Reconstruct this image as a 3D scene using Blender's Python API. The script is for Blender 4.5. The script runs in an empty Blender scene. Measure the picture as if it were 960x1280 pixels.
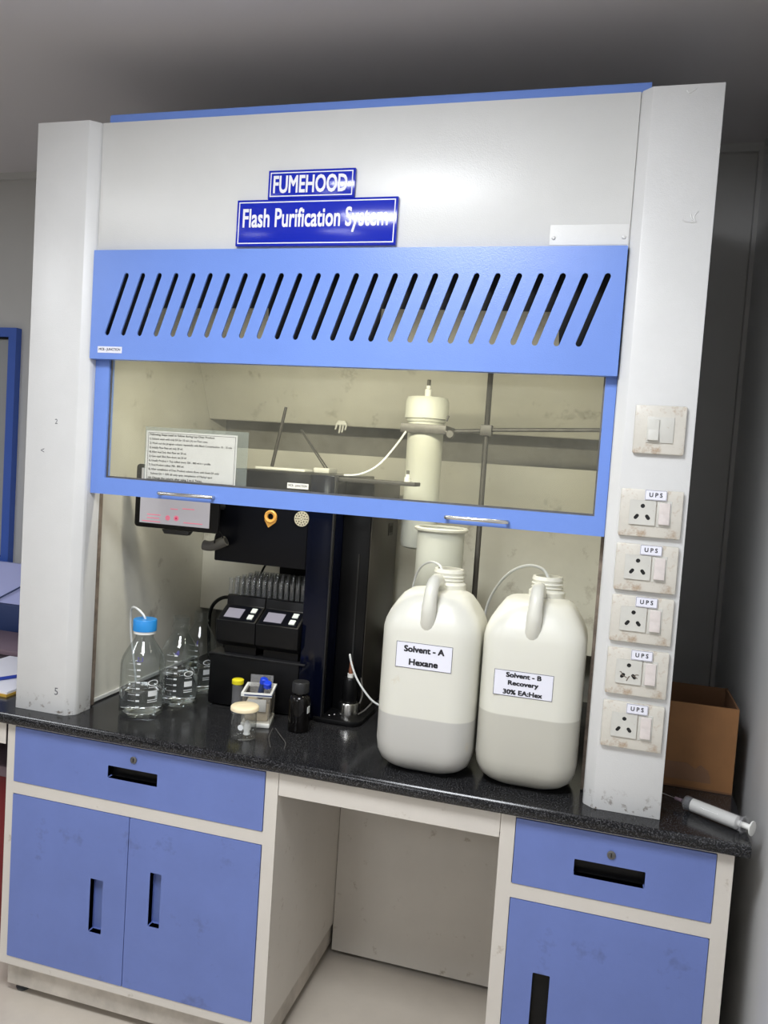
import bpy, bmesh, math, random
from mathutils import Vector, Matrix
random.seed(7)
C = bpy.context.scene.collection
SC = bpy.context.scene
CT = 0.736                      # worktop height above the floor; all z below are relative to the worktop

# ------------------------------------------------------------------ camera
cam_d = bpy.data.cameras.new('camera'); cam = bpy.data.objects.new('camera', cam_d); C.objects.link(cam)
cam_d.sensor_fit = 'HORIZONTAL'; cam_d.sensor_width = 36.0; cam_d.lens = 36.0 * 997.4 / 960.0
cam_d.clip_start = 0.02
yaw, pitch, roll = 0.27246, -0.06091, 0.0667
F = Vector((-math.sin(yaw) * math.cos(pitch), math.cos(yaw) * math.cos(pitch), math.sin(pitch)))
R = Vector((math.cos(yaw), math.sin(yaw), 0)); U = R.cross(F)
R2 = math.cos(roll) * R + math.sin(roll) * U; U2 = -math.sin(roll) * R + math.cos(roll) * U
m = Matrix((R2, U2, -F)).transposed().to_4x4()
m.translation = Vector((1.3862, -1.6528, 0.6718 + CT)); cam.matrix_world = m
SC.camera = cam

# ------------------------------------------------------------------ world, lights, exposure
w = bpy.data.worlds.new('world'); SC.world = w; w.use_nodes = True
w.node_tree.nodes['Background'].inputs[0].default_value = (0.75, 0.8, 0.9, 1)
w.node_tree.nodes['Background'].inputs[1].default_value = 0.05
CEIL = 1.64
def area(name, x, y, power, size, col=(0.93, 0.96, 1.0)):
    l = bpy.data.lights.new(name, 'AREA'); l.energy = power; l.shape = 'RECTANGLE'; l.size = size[0]; l.size_y = size[1]; l.color = col
    o = bpy.data.objects.new(name, l); C.objects.link(o); o.location = (x, y, CEIL + CT - 0.045); return o
LAMPS = [(0.85, -1.15, 52), (-1.35, -1.25, 22), (0.0, -3.2, 22), (0.0, -5.2, 30), (-2.2, -3.2, 20)]
for lx, ly, lp in LAMPS: area('ceiling_lamp_light', lx, ly, lp, (0.56, 0.56))
SC.view_settings.view_transform = 'Standard'; SC.view_settings.look = 'None'
SC.view_settings.gamma = 1.0; SC.view_settings.use_curve_mapping = False
SC.view_settings.exposure = -0.58

# ------------------------------------------------------------------ materials
def lin(*c): return tuple(((v / 255) / 12.92 if v / 255 <= 0.04045 else ((v / 255 + 0.055) / 1.055) ** 2.4) for v in c)
M = {}
def mat(name, col, rough=0.5, metal=0.0, spec=0.5, var=0.0, vscale=8.0, bump=0.0, bscale=300.0, emit=None, estr=1.0, sss=0.0, coat=0.0):
    mt = bpy.data.materials.new(name); mt.use_nodes = True; nt = mt.node_tree; b = nt.nodes['Principled BSDF']
    b.inputs['Base Color'].default_value = (*col, 1); b.inputs['Roughness'].default_value = rough
    b.inputs['Metallic'].default_value = metal; b.inputs['Specular IOR Level'].default_value = spec
    b.inputs['Coat Weight'].default_value = coat
    if sss: b.inputs['Subsurface Weight'].default_value = sss; b.inputs['Subsurface Radius'].default_value = (0.02, 0.02, 0.015)
    if emit: b.inputs['Emission Color'].default_value = (*emit, 1); b.inputs['Emission Strength'].default_value = estr
    tc = nt.nodes.new('ShaderNodeTexCoord')
    if var:
        n = nt.nodes.new('ShaderNodeTexNoise'); n.inputs['Scale'].default_value = vscale; n.inputs['Detail'].default_value = 6; n.inputs['Roughness'].default_value = 0.65
        nt.links.new(tc.outputs['Object'], n.inputs['Vector'])
        r = nt.nodes.new('ShaderNodeValToRGB'); r.color_ramp.elements[0].position = 0.3; r.color_ramp.elements[1].position = 0.62
        d = tuple(max(0, v * (1 - var)) for v in col); r.color_ramp.elements[0].color = (*d, 1); r.color_ramp.elements[1].color = (*col, 1)
        nt.links.new(n.outputs['Fac'], r.inputs['Fac']); nt.links.new(r.outputs['Color'], b.inputs['Base Color'])
    if bump:
        n2 = nt.nodes.new('ShaderNodeTexNoise'); n2.inputs['Scale'].default_value = bscale; n2.inputs['Detail'].default_value = 2
        nt.links.new(tc.outputs['Object'], n2.inputs['Vector'])
        bp = nt.nodes.new('ShaderNodeBump'); bp.inputs['Strength'].default_value = bump; bp.inputs['Distance'].default_value = 0.001
        nt.links.new(n2.outputs['Fac'], bp.inputs['Height']); nt.links.new(bp.outputs['Normal'], b.inputs['Normal'])
    M[name] = mt; return mt
def stain(name, col2, scale, lo, hi, zmin=None, zmax=None, stretch=(1, 1, 1)):
    """adds spots of a second colour (dirt or chipped paint) to a material, optionally between two heights of the object"""
    nt = M[name].node_tree; b = nt.nodes['Principled BSDF']; tc = nt.nodes.new('ShaderNodeTexCoord')
    mp = nt.nodes.new('ShaderNodeMapping'); mp.inputs['Scale'].default_value = stretch
    nt.links.new(tc.outputs['Object'], mp.inputs['Vector'])
    n = nt.nodes.new('ShaderNodeTexNoise'); n.inputs['Scale'].default_value = scale; n.inputs['Detail'].default_value = 5; n.inputs['Roughness'].default_value = 0.7
    nt.links.new(mp.outputs['Vector'], n.inputs['Vector'])
    mr = nt.nodes.new('ShaderNodeMapRange'); mr.inputs['From Min'].default_value = lo; mr.inputs['From Max'].default_value = hi
    nt.links.new(n.outputs['Fac'], mr.inputs['Value']); fac = mr.outputs['Result']
    if zmin is not None:
        sx = nt.nodes.new('ShaderNodeSeparateXYZ'); nt.links.new(tc.outputs['Object'], sx.inputs['Vector'])
        mz = nt.nodes.new('ShaderNodeMapRange'); mz.inputs['From Min'].default_value = zmax; mz.inputs['From Max'].default_value = zmin
        nt.links.new(sx.outputs['Z'], mz.inputs['Value'])
        mu = nt.nodes.new('ShaderNodeMath'); mu.operation = 'MULTIPLY'; nt.links.new(fac, mu.inputs[0]); nt.links.new(mz.outputs['Result'], mu.inputs[1]); fac = mu.outputs[0]
    mx = nt.nodes.new('ShaderNodeMix'); mx.data_type = 'RGBA'; nt.links.new(fac, mx.inputs['Factor'])
    src = b.inputs['Base Color']
    if src.is_linked: nt.links.new(src.links[0].from_socket, mx.inputs['A'])
    else: mx.inputs['A'].default_value = src.default_value
    mx.inputs['B'].default_value = (*col2, 1); nt.links.new(mx.outputs['Result'], src)
def glassy(name, tint, base=0.05, edge=0.6, power=3.0, dirt=0.0, dirtcol=(0.6, 0.6, 0.55), rough=0.03):
    """thin clear sheet: see-through, mirrors more at grazing angles, optional film of grime"""
    mt = bpy.data.materials.new(name); mt.use_nodes = True; nt = mt.node_tree; nt.nodes.clear()
    out = nt.nodes.new('ShaderNodeOutputMaterial'); t = nt.nodes.new('ShaderNodeBsdfTransparent'); t.inputs[0].default_value = (*tint, 1)
    g = nt.nodes.new('ShaderNodeBsdfGlossy'); g.inputs['Roughness'].default_value = rough
    lw = nt.nodes.new('ShaderNodeLayerWeight'); p = nt.nodes.new('ShaderNodeMath'); p.operation = 'POWER'; p.inputs[1].default_value = power
    nt.links.new(lw.outputs['Facing'], p.inputs[0])
    mr = nt.nodes.new('ShaderNodeMapRange'); mr.inputs['To Min'].default_value = base; mr.inputs['To Max'].default_value = edge
    nt.links.new(p.outputs[0], mr.inputs['Value'])
    mx = nt.nodes.new('ShaderNodeMixShader'); nt.links.new(mr.outputs['Result'], mx.inputs[0]); nt.links.new(t.outputs[0], mx.inputs[1]); nt.links.new(g.outputs[0], mx.inputs[2])
    last = mx
    if dirt:
        d = nt.nodes.new('ShaderNodeBsdfDiffuse'); d.inputs[0].default_value = (*dirtcol, 1)
        tc = nt.nodes.new('ShaderNodeTexCoord'); n = nt.nodes.new('ShaderNodeTexNoise'); n.inputs['Scale'].default_value = 5; n.inputs['Detail'].default_value = 6
        nt.links.new(tc.outputs['Object'], n.inputs['Vector'])
        m2 = nt.nodes.new('ShaderNodeMapRange'); m2.inputs['From Min'].default_value = 0.35; m2.inputs['From Max'].default_value = 0.75; m2.inputs['To Min'].default_value = dirt * 0.5; m2.inputs['To Max'].default_value = dirt * 1.6
        nt.links.new(n.outputs['Fac'], m2.inputs['Value'])
        m3 = nt.nodes.new('ShaderNodeMixShader'); nt.links.new(m2.outputs['Result'], m3.inputs[0]); nt.links.new(mx.outputs[0], m3.inputs[1]); nt.links.new(d.outputs[0], m3.inputs[2]); last = m3
    nt.links.new(last.outputs[0], out.inputs[0]); M[name] = mt; return mt
def liquid_mat(name, col, ior):
    mt = bpy.data.materials.new(name); mt.use_nodes = True; b = mt.node_tree.nodes['Principled BSDF']
    b.inputs['Base Color'].default_value = (*col, 1); b.inputs['Roughness'].default_value = 0.0; b.inputs['IOR'].default_value = ior; b.inputs['Transmission Weight'].default_value = 1.0
    M[name] = mt

mat('white_paint', (0.70, 0.70, 0.68), 0.32, bump=0.25, bscale=420, var=0.05, vscale=3)
mat('column_paint', (0.70, 0.70, 0.69), 0.36, bump=0.25, bscale=420, var=0.06, vscale=4)
stain('column_paint', (0.16, 0.12, 0.09), 60, 0.56, 0.64, 0.0, 0.05)
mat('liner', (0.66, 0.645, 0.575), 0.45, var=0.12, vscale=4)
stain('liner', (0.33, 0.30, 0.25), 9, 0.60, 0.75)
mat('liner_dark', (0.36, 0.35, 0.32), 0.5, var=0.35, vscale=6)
mat('rust', (0.24, 0.19, 0.15), 0.8, var=0.6, vscale=30)
mat('blue_paint', (0.165, 0.285, 0.72), 0.30, bump=0.3, bscale=420, var=0.05, vscale=5)
mat('door_blue', (0.145, 0.205, 0.50), 0.42, bump=0.15, bscale=420, var=0.10, vscale=5)
stain('door_blue', (0.075, 0.09, 0.19), 6, 0.60, 0.80)
mat('cream_paint', (0.66, 0.62, 0.56), 0.4, bump=0.15, bscale=420, var=0.06, vscale=5)
stain('cream_paint', (0.35, 0.29, 0.22), 22, 0.62, 0.75)
mat('plinth_paint', (0.60, 0.55, 0.48), 0.5, var=0.35, vscale=10)
mat('granite', (0.014, 0.014, 0.016), 0.16, spec=0.32)
def granite():
    nt = M['granite'].node_tree; b = nt.nodes['Principled BSDF']; tc = nt.nodes.new('ShaderNodeTexCoord')
    v = nt.nodes.new('ShaderNodeTexNoise'); v.inputs['Scale'].default_value = 380; v.inputs['Detail'].default_value = 4; nt.links.new(tc.outputs['Object'], v.inputs['Vector'])
    r = nt.nodes.new('ShaderNodeValToRGB'); e = r.color_ramp.elements; e[0].position = 0.5; e[0].color = (0.007, 0.007, 0.008, 1); e[1].position = 0.75; e[1].color = (0.10, 0.10, 0.105, 1)
    nt.links.new(v.outputs['Fac'], r.inputs['Fac']); nt.links.new(r.outputs['Color'], b.inputs['Base Color'])
    n = nt.nodes.new('ShaderNodeTexNoise'); n.inputs['Scale'].default_value = 6; n.inputs['Detail'].default_value = 6; nt.links.new(tc.outputs['Object'], n.inputs['Vector'])
    mr = nt.nodes.new('ShaderNodeMapRange'); mr.inputs['To Min'].default_value = 0.07; mr.inputs['To Max'].default_value = 0.26
    nt.links.new(n.outputs['Fac'], mr.inputs['Value']); nt.links.new(mr.outputs['Result'], b.inputs['Roughness'])
granite()
mat('floor', (0.62, 0.56, 0.48), 0.22, var=0.10, vscale=5)
mat('ceiling', (0.66, 0.64, 0.66), 0.8)
mat('wall', (0.52, 0.52, 0.51), 0.55, var=0.05, vscale=2)
mat('wall_side', (0.62, 0.62, 0.62), 0.4, var=0.08, vscale=2)
mat('wall_far', (0.6, 0.6, 0.58), 0.7)
mat('seam', (0.05, 0.05, 0.05), 0.8)
mat('black', (0.005, 0.005, 0.0055), 0.32, spec=0.22)
mat('black_gloss', (0.003, 0.0035, 0.006), 0.30, spec=0.18)
mat('navy_gloss', (0.002, 0.003, 0.010), 0.12, spec=0.25)
mat('dark_side', (0.04, 0.036, 0.031), 0.35, spec=0.3)
mat('charcoal', (0.018, 0.018, 0.019), 0.42, spec=0.35)
mat('foam', (0.10, 0.095, 0.085), 0.7)
mat('steel', (0.60, 0.59, 0.57), 0.25, metal=1.0)
mat('dull_steel', (0.17, 0.165, 0.16), 0.5, metal=0.6, var=0.3, vscale=40)
mat('iron', (0.07, 0.066, 0.062), 0.55, metal=0.4)
mat('sign_blue', (0.008, 0.022, 0.42), 0.14, bump=0.05, bscale=500)
mat('sign_white', (0.80, 0.80, 0.84), 0.4)
mat('paper', (0.80, 0.80, 0.88), 0.6)
mat('ink', (0.015, 0.015, 0.02), 0.6)
mat('grey_ink', (0.10, 0.10, 0.12), 0.6)
mat('plate', (0.66, 0.63, 0.56), 0.4, var=0.12, vscale=20)
stain('plate', (0.40, 0.28, 0.18), 32, 0.55, 0.72)
mat('plate_mod', (0.62, 0.61, 0.56), 0.4, var=0.08, vscale=20)
stain('plate_mod', (0.42, 0.30, 0.20), 60, 0.64, 0.74)
mat('rocker', (0.68, 0.62, 0.59), 0.35, var=0.1, vscale=60)
mat('hole', (0.01, 0.01, 0.01), 0.7)
mat('hdpe', (0.70, 0.69, 0.61), 0.36, sss=0.15)
mat('hdpe_white', (0.60, 0.61, 0.55), 0.4, sss=0.1)
mat('milky', (0.82, 0.82, 0.78), 0.4)
def can_mat(name, level, low):
    mat(name, (0.71, 0.70, 0.62), 0.34, sss=0.12)
    nt = M[name].node_tree; b = nt.nodes['Principled BSDF']; tc = nt.nodes.new('ShaderNodeTexCoord'); s = nt.nodes.new('ShaderNodeSeparateXYZ'); nt.links.new(tc.outputs['Object'], s.inputs[0])
    n = nt.nodes.new('ShaderNodeTexNoise'); n.inputs['Scale'].default_value = 6; nt.links.new(tc.outputs['Object'], n.inputs['Vector'])
    mr = nt.nodes.new('ShaderNodeMapRange'); mr.inputs['From Min'].default_value = level - 0.0015; mr.inputs['From Max'].default_value = level + 0.0015
    nt.links.new(s.outputs['Z'], mr.inputs['Value'])
    mx = nt.nodes.new('ShaderNodeMix'); mx.data_type = 'RGBA'; mx.inputs['A'].default_value = (*low, 1); mx.inputs['B'].default_value = (0.71, 0.70, 0.62, 1)
    nt.links.new(mr.outputs['Result'], mx.inputs['Factor']); nt.links.new(mx.outputs['Result'], b.inputs['Base Color'])
can_mat('can_hexane', 0.131, (0.52, 0.51, 0.475)); can_mat('can_recovery', 0.163, (0.52, 0.505, 0.44))
stain('can_hexane', (0.58, 0.50, 0.36), 9, 0.62, 0.80); stain('can_recovery', (0.60, 0.53, 0.38), 9, 0.64, 0.82)
mat('cap_blue', (0.02, 0.24, 0.62), 0.35)
mat('cap_blue_deep', (0.01, 0.05, 0.62), 0.35)
mat('cap_yellow', (0.78, 0.68, 0.02), 0.4)
mat('lid_cream', (0.82, 0.70, 0.47), 0.45)
mat('amber', (0.004, 0.0035, 0.0035), 0.10, spec=0.3)
mat('tube_white', (0.70, 0.72, 0.72), 0.35)
mat('orange', (0.75, 0.38, 0.08), 0.4)
mat('mesh_tan', (0.50, 0.46, 0.36), 0.5)
mat('copper', (0.28, 0.11, 0.06), 0.4)
mat('screen', (0.20, 0.19, 0.23), 0.15, emit=(0.55, 0.55, 0.68), estr=0.16)
mat('tablet_screen', (0.30, 0.30, 0.32), 0.12, emit=(0.62, 0.58, 0.64), estr=0.55)
mat('pink', (0.8, 0.2, 0.3), 0.4, emit=(0.8, 0.22, 0.32), estr=0.45)
mat('crimson', (0.6, 0.02, 0.1), 0.4, emit=(0.55, 0.03, 0.12), estr=0.4)
mat('button', (0.65, 0.70, 0.66), 0.3)
mat('cardboard', (0.25, 0.115, 0.040), 0.7, var=0.15, vscale=14)
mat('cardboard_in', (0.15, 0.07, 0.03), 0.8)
mat('tape', (0.22, 0.12, 0.07), 0.25)
mat('lavender', (0.44, 0.47, 0.78), 0.5)
mat('navy', (0.03, 0.05, 0.14), 0.4)
mat('mauve', (0.20, 0.14, 0.17), 0.4)
mat('yellow_board', (0.55, 0.34, 0.05), 0.5)
mat('pen_blue', (0.02, 0.05, 0.35), 0.3)
mat('red_plastic', (0.16, 0.004, 0.008), 0.4)
mat('window_blue', (0.05, 0.12, 0.48), 0.35)
mat('pane', (0.33, 0.34, 0.35), 0.06)
mat('lamp_white', (0.8, 0.8, 0.8), 0.5)
mat('lamp_glow', (0.8, 0.8, 0.8), 0.5, emit=(0.93, 0.96, 1.0), estr=6.0)
mat('ply', (0.55, 0.47, 0.33), 0.5, var=0.3, vscale=40)
mat('purple_ink', (0.03, 0.02, 0.25), 0.5)
mat('grad_white', (0.72, 0.74, 0.74), 0.5)
mat('rubber', (0.05, 0.055, 0.06), 0.5)
glassy('sash_glass', (0.965, 0.965, 0.92), 0.015, 0.35, 4.0, dirt=0.055, dirtcol=(0.62, 0.60, 0.50))
glassy('bottle_glass', (0.90, 0.93, 0.93), 0.05, 0.75, 2.6)
glassy('tube_glass', (0.86, 0.87, 0.87), 0.08, 0.7, 2.0, dirt=0.10, dirtcol=(0.7, 0.7, 0.7))
glassy('jar_glass', (0.92, 0.93, 0.93), 0.05, 0.7, 2.4, dirt=0.03)
glassy('clear_plastic', (0.86, 0.86, 0.86), 0.08, 0.5, 2.0, dirt=0.16, dirtcol=(0.75, 0.75, 0.78))
glassy('sleeve', (0.90, 0.93, 0.95), 0.02, 0.3, 3.0, dirt=0.20, dirtcol=(0.68, 0.74, 0.76))
glassy('caddy_clear', (0.93, 0.92, 0.90), 0.04, 0.4, 3.0, dirt=0.07, dirtcol=(0.75, 0.72, 0.68))
liquid_mat('liquid', (0.97, 0.98, 0.98), 1.33)

# ------------------------------------------------------------------ mesh helpers
class MB:
    def __init__(s): s.v = []; s.f = []
    def add(s, vs, fs):
        o = len(s.v); s.v += [tuple(p) for p in vs]; s.f += [tuple(i + o for i in f) for f in fs]; return s
    def box(s, x0, x1, y0, y1, z0, z1, bev=0.0, seg=2):
        bm = bmesh.new(); bmesh.ops.create_cube(bm, size=1)
        for v in bm.verts: v.co = Vector(((x0 + x1) / 2 + v.co.x * (x1 - x0), (y0 + y1) / 2 + v.co.y * (y1 - y0), (z0 + z1) / 2 + v.co.z * (z1 - z0)))
        if bev: bmesh.ops.bevel(bm, geom=list(bm.edges), offset=bev, segments=seg, profile=0.5, affect='EDGES')
        return s.frombm(bm)
    def frombm(s, bm):
        bm.verts.index_update(); s.add([v.co[:] for v in bm.verts], [[v.index for v in f.verts] for f in bm.faces]); bm.free(); return s
    def prism(s, poly, a0, a1, axis='z', bev=0.0):
        """poly in the two other axes (x,y / x,z / y,z), pushed along axis from a0 to a1"""
        def P(p, a): return {'z': (p[0], p[1], a), 'y': (p[0], a, p[1]), 'x': (a, p[0], p[1])}[axis]
        n = len(poly); bm = bmesh.new()
        A = [bm.verts.new(P(p, a0)) for p in poly]; B = [bm.verts.new(P(p, a1)) for p in poly]
        bm.faces.new(A); bm.faces.new(B[::-1])
        for i in range(n): bm.faces.new((A[i], B[i], B[(i + 1) % n], A[(i + 1) % n]))
        bmesh.ops.recalc_face_normals(bm, faces=bm.faces)
        if bev: bmesh.ops.bevel(bm, geom=list(bm.edges), offset=bev, segments=2, profile=0.5, affect='EDGES')
        return s.frombm(bm)
    def lathe(s, prof, cx=0, cy=0, n=28, cap=(True, True)):
        rings = [[(cx + r * math.cos(2 * math.pi * i / n), cy + r * math.sin(2 * math.pi * i / n), z) for i in range(n)] for r, z in prof]
        return s.loft(rings, cap)
    def loft(s, rings, cap=(True, True)):
        n = len(rings[0]); vs = [p for r in rings for p in r]; fs = []
        for k in range(len(rings) - 1):
            for i in range(n): j = (i + 1) % n; fs.append((k * n + i, k * n + j, (k + 1) * n + j, (k + 1) * n + i))
        if cap[0]: fs.append(tuple(range(n))[::-1])
        if cap[1]: fs.append(tuple((len(rings) - 1) * n + i for i in range(n)))
        return s.add(vs, fs)
    def tube(s, path, r, n=10, cap=True, sub=1):
        P = [Vector(p) for p in path]
        if sub > 1:
            Q = []; L = len(P)
            for i in range(L - 1):
                a, b, c, d = P[max(i - 1, 0)], P[i], P[i + 1], P[min(i + 2, L - 1)]
                for k in range(sub):
                    t = k / sub; Q.append(0.5 * ((2 * b) + (c - a) * t + (2 * a - 5 * b + 4 * c - d) * t * t + (-a + 3 * b - 3 * c + d) * t ** 3))
            P = Q + [P[-1]]
        rr = r if hasattr(r, '__len__') else [r] * len(P)
        if len(rr) != len(P): rr = [rr[min(int(i * (len(rr) - 1) / (len(P) - 1) + 0.5), len(rr) - 1)] for i in range(len(P))]
        rings = []; prev = None
        for i, p in enumerate(P):
            t = (P[min(i + 1, len(P) - 1)] - P[max(i - 1, 0)]).normalized()
            if prev is None: a = t.orthogonal().normalized()
            else: a = (prev - t * prev.dot(t)).normalized()
            prev = a; b = t.cross(a)
            rings.append([tuple(p + rr[i] * (math.cos(2 * math.pi * k / n) * a + math.sin(2 * math.pi * k / n) * b)) for k in range(n)])
        return s.loft(rings, (cap, cap))
    def mesh(s, me): return s.add([v.co[:] for v in me.vertices], [tuple(p.vertices) for p in me.polygons])
    def xf(s, mtx): s.v = [tuple(mtx @ Vector(p)) for p in s.v]; return s
    def build(s, name, mt, parent=None, org=None, smooth=40):
        o_ = Vector(org) if org is not None else ORG.get(parent.name, Vector((0, 0, 0))) if parent else Vector((0, 0, 0))
        me = bpy.data.meshes.new(name); me.from_pydata([tuple(Vector(p) - o_) for p in s.v], [], s.f)
        bm = bmesh.new(); bm.from_mesh(me); bmesh.ops.recalc_face_normals(bm, faces=bm.faces); bm.to_mesh(me); bm.free()
        if smooth:
            me.shade_smooth(); me.set_sharp_from_angle(angle=math.radians(smooth))
        me.materials.append(M[mt]); o = bpy.data.objects.new(name, me); C.objects.link(o)
        if parent: o.parent = parent
        else: o.location = o_ + Vector((0, 0, CT))
        ORG[o.name] = o_
        return o
ORG = {}
def empty(name, label, cat, org, group=None):
    o = bpy.data.objects.new(name, None); C.objects.link(o); o.empty_display_size = 0.05
    o.location = Vector(org) + Vector((0, 0, CT)); ORG[o.name] = Vector(org)
    return tag(o, label, cat, group)
def tag(o, label, cat, group=None):
    o['label'] = label; o['category'] = cat
    if group: o['group'] = group
    return o
def struct(o, label=None):
    o['kind'] = 'structure'
    if label: o['label'] = label
    return o
def copy_tree(o, parent=None):
    c = o.copy(); C.objects.link(c); c.parent = parent
    for ch in list(o.children): copy_tree(ch, c)
    return c
def rrect(x0, x1, z0, z1, r, n=5):
    pts = []
    for cx, cz, a in ((x1 - r, z1 - r, 0), (x0 + r, z1 - r, 90), (x0 + r, z0 + r, 180), (x1 - r, z0 + r, 270)):
        for k in range(n + 1): t = math.radians(a + 90 * k / n); pts.append((cx + r * math.cos(t), cz + r * math.sin(t)))
    return pts
def slot(p, q, r, n=6):
    p, q = Vector(p), Vector(q); d = (q - p).normalized(); a0 = math.atan2(d.y, d.x); pts = []
    for k in range(n + 1): t = a0 - math.pi / 2 + math.pi * k / n; pts.append((q.x + r * math.cos(t), q.y + r * math.sin(t)))
    for k in range(n + 1): t = a0 + math.pi / 2 + math.pi * k / n; pts.append((p.x + r * math.cos(t), p.y + r * math.sin(t)))
    return pts
def circle(x, z, r, n=16): return [(x + r * math.cos(2 * math.pi * k / n), z + r * math.sin(2 * math.pi * k / n)) for k in range(n)]
def holed(outer, holes, y0, y1):
    """sheet in the x-z plane with holes cut through it, front at y0, back at y1"""
    cu = bpy.data.curves.new('sheet', 'CURVE'); cu.dimensions = '2D'; cu.fill_mode = 'BOTH'; cu.extrude = (y1 - y0) / 2
    for pl in [outer] + holes:
        sp = cu.splines.new('POLY'); sp.points.add(len(pl) - 1); sp.use_cyclic_u = True
        for i, p in enumerate(pl): sp.points[i].co = (p[0], p[1], 0, 1)
    o = bpy.data.objects.new('sheet', cu); C.objects.link(o)
    dg = bpy.context.evaluated_depsgraph_get(); me = bpy.data.meshes.new_from_object(o.evaluated_get(dg))
    mb = MB(); mb.mesh(me); mb.v = [(p[0], (y0 + y1) / 2 - p[2], p[1]) for p in mb.v]
    bpy.data.objects.remove(o); bpy.data.curves.remove(cu); bpy.data.meshes.remove(me)
    bm = bmesh.new(); vs = [bm.verts.new(p) for p in mb.v]
    for f in mb.f:
        try: bm.faces.new([vs[i] for i in f])
        except ValueError: pass
    bmesh.ops.remove_doubles(bm, verts=bm.verts, dist=1e-5)
    return MB().frombm(bm)
def text(body, x, z, y, w=None, h=None, bold=0.0, size=1.0, align='CENTER', depth=0.0003, cx=None):
    """lettering in the x-z plane facing -y; fitted to the box w x h with its middle (or left end) at x, z"""
    cu = bpy.data.curves.new('text', 'FONT'); cu.body = body; cu.size = 1.0; cu.resolution_u = 3
    o = bpy.data.objects.new('text', cu); C.objects.link(o)
    dg = bpy.context.evaluated_depsgraph_get(); me = bpy.data.meshes.new_from_object(o.evaluated_get(dg))
    xs = [v.co.x for v in me.vertices]; ys = [v.co.y for v in me.vertices]
    bx, by = max(xs) - min(xs), max(ys) - min(ys)
    sx = w / bx if w else None; sz = h / by if h else None
    sx = sx or sz; sz = sz or sx
    mb = MB(); mx = (min(xs) + max(xs)) / 2 if align == 'CENTER' else min(xs); my = (min(ys) + max(ys)) / 2
    fs = [tuple(p.vertices) for p in me.polygons]; b_ = max(bold, 0)
    for k_, (ox, oz) in enumerate(((-b_, -b_), (b_, -b_), (b_, b_), (-b_, b_)) if b_ else ((0, 0),)):
        mb.add([(x + (v.co.x - mx + ox) * sx, y - 0.00012 * k_, z + (v.co.y - my + oz) * sz) for v in me.vertices], fs)
    bpy.data.objects.remove(o); bpy.data.curves.remove(cu); bpy.data.meshes.remove(me)
    return mb
def frame_strip(x0, x1, z0, z1, t, y0, y1):
    mb = MB(); mb.box(x0, x1, y0, y1, z1 - t, z1); mb.box(x0, x1, y0, y1, z0, z0 + t); mb.box(x0, x0 + t, y0, y1, z0 + t, z1 - t); mb.box(x1 - t, x1, y0, y1, z0 + t, z1 - t)
    return mb

# ------------------------------------------------------------------ the room
FL = -CT; WB = 0.88; WR = 1.73; XL = -4.2; YF = -6.5
struct(MB().box(XL, WR, YF, WB, FL - 0.1, FL).build('floor', 'floor', smooth=0))
struct(MB().box(XL, WR, YF, 0.54, CEIL, CEIL + 0.1).box(XL, WR, 0.555, WB, CEIL + 0.012, CEIL + 0.1).build('ceiling', 'ceiling', smooth=0))
struct(MB().box(XL, WR, WB, WB + 0.1, FL, CEIL + 0.1).build('wall_back', 'wall', smooth=0))
struct(MB().box(WR, WR + 0.1, YF, WB + 0.1, FL, CEIL + 0.1).build('wall_right', 'wall_side', smooth=0))
struct(MB().box(XL - 0.1, XL, YF, WB + 0.1, FL, CEIL + 0.1).build('wall_left', 'wall_far', smooth=0))
struct(MB().box(XL, WR, YF - 0.1, YF, FL, CEIL + 0.1).build('wall_front', 'wall_far', smooth=0))
struct(MB().box(XL, WR, WB - 0.018, WB, CEIL - 0.012, CEIL + 0.012).build('trim_1', 'wall', smooth=0), 'thin strip where the back wall meets the ceiling')
struct(MB().box(WR - 0.012, WR, WB - 0.03, WB - 0.0, 0.0, CEIL - 0.012).build('trim_2', 'wall', smooth=0), 'grey corner strip between the back wall and the right wall')
# window in the back wall, left
wn = frame_strip(-1.75, -0.775, 0.185, 1.082, 0.034, WB - 0.028, WB).build('window_1', 'window_blue'); struct(wn, 'blue framed window in the back wall')
MB().box(-1.72, -0.805, WB - 0.008, WB - 0.002, 0.21, 1.05).build('pane', 'pane', wn)
frame_strip(-1.72, -0.806, 0.216, 1.051, 0.010, WB - 0.016, WB - 0.006).build('gasket', 'black', wn)
for i, (lx, ly, lp) in enumerate(LAMPS):
    t = empty('ceiling_light', ['square ceiling light panel nearest the fume hood', 'square ceiling light panel towards the left wall, first row', 'square ceiling light panel of the middle row', 'square ceiling light panel of the row farthest from the hood', 'square ceiling light panel towards the left wall, middle row'][i], 'ceiling light', (lx, ly, CEIL), 'ceiling lights')
    frame_strip(-0.3, 0.3, -0.3, 0.3, 0.015, -0.03, 0).xf(Matrix.Translation((lx, ly, CEIL)) @ Matrix.Rotation(-math.pi / 2, 4, 'X')).xf(Matrix.Translation((0, 0, -0.03))).build('frame', 'lamp_white', t)
    MB().box(lx - 0.285, lx + 0.285, ly - 0.285, ly + 0.285, CEIL - 0.02, CEIL - 0.01).build('diffuser', 'lamp_glow', t)

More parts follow.
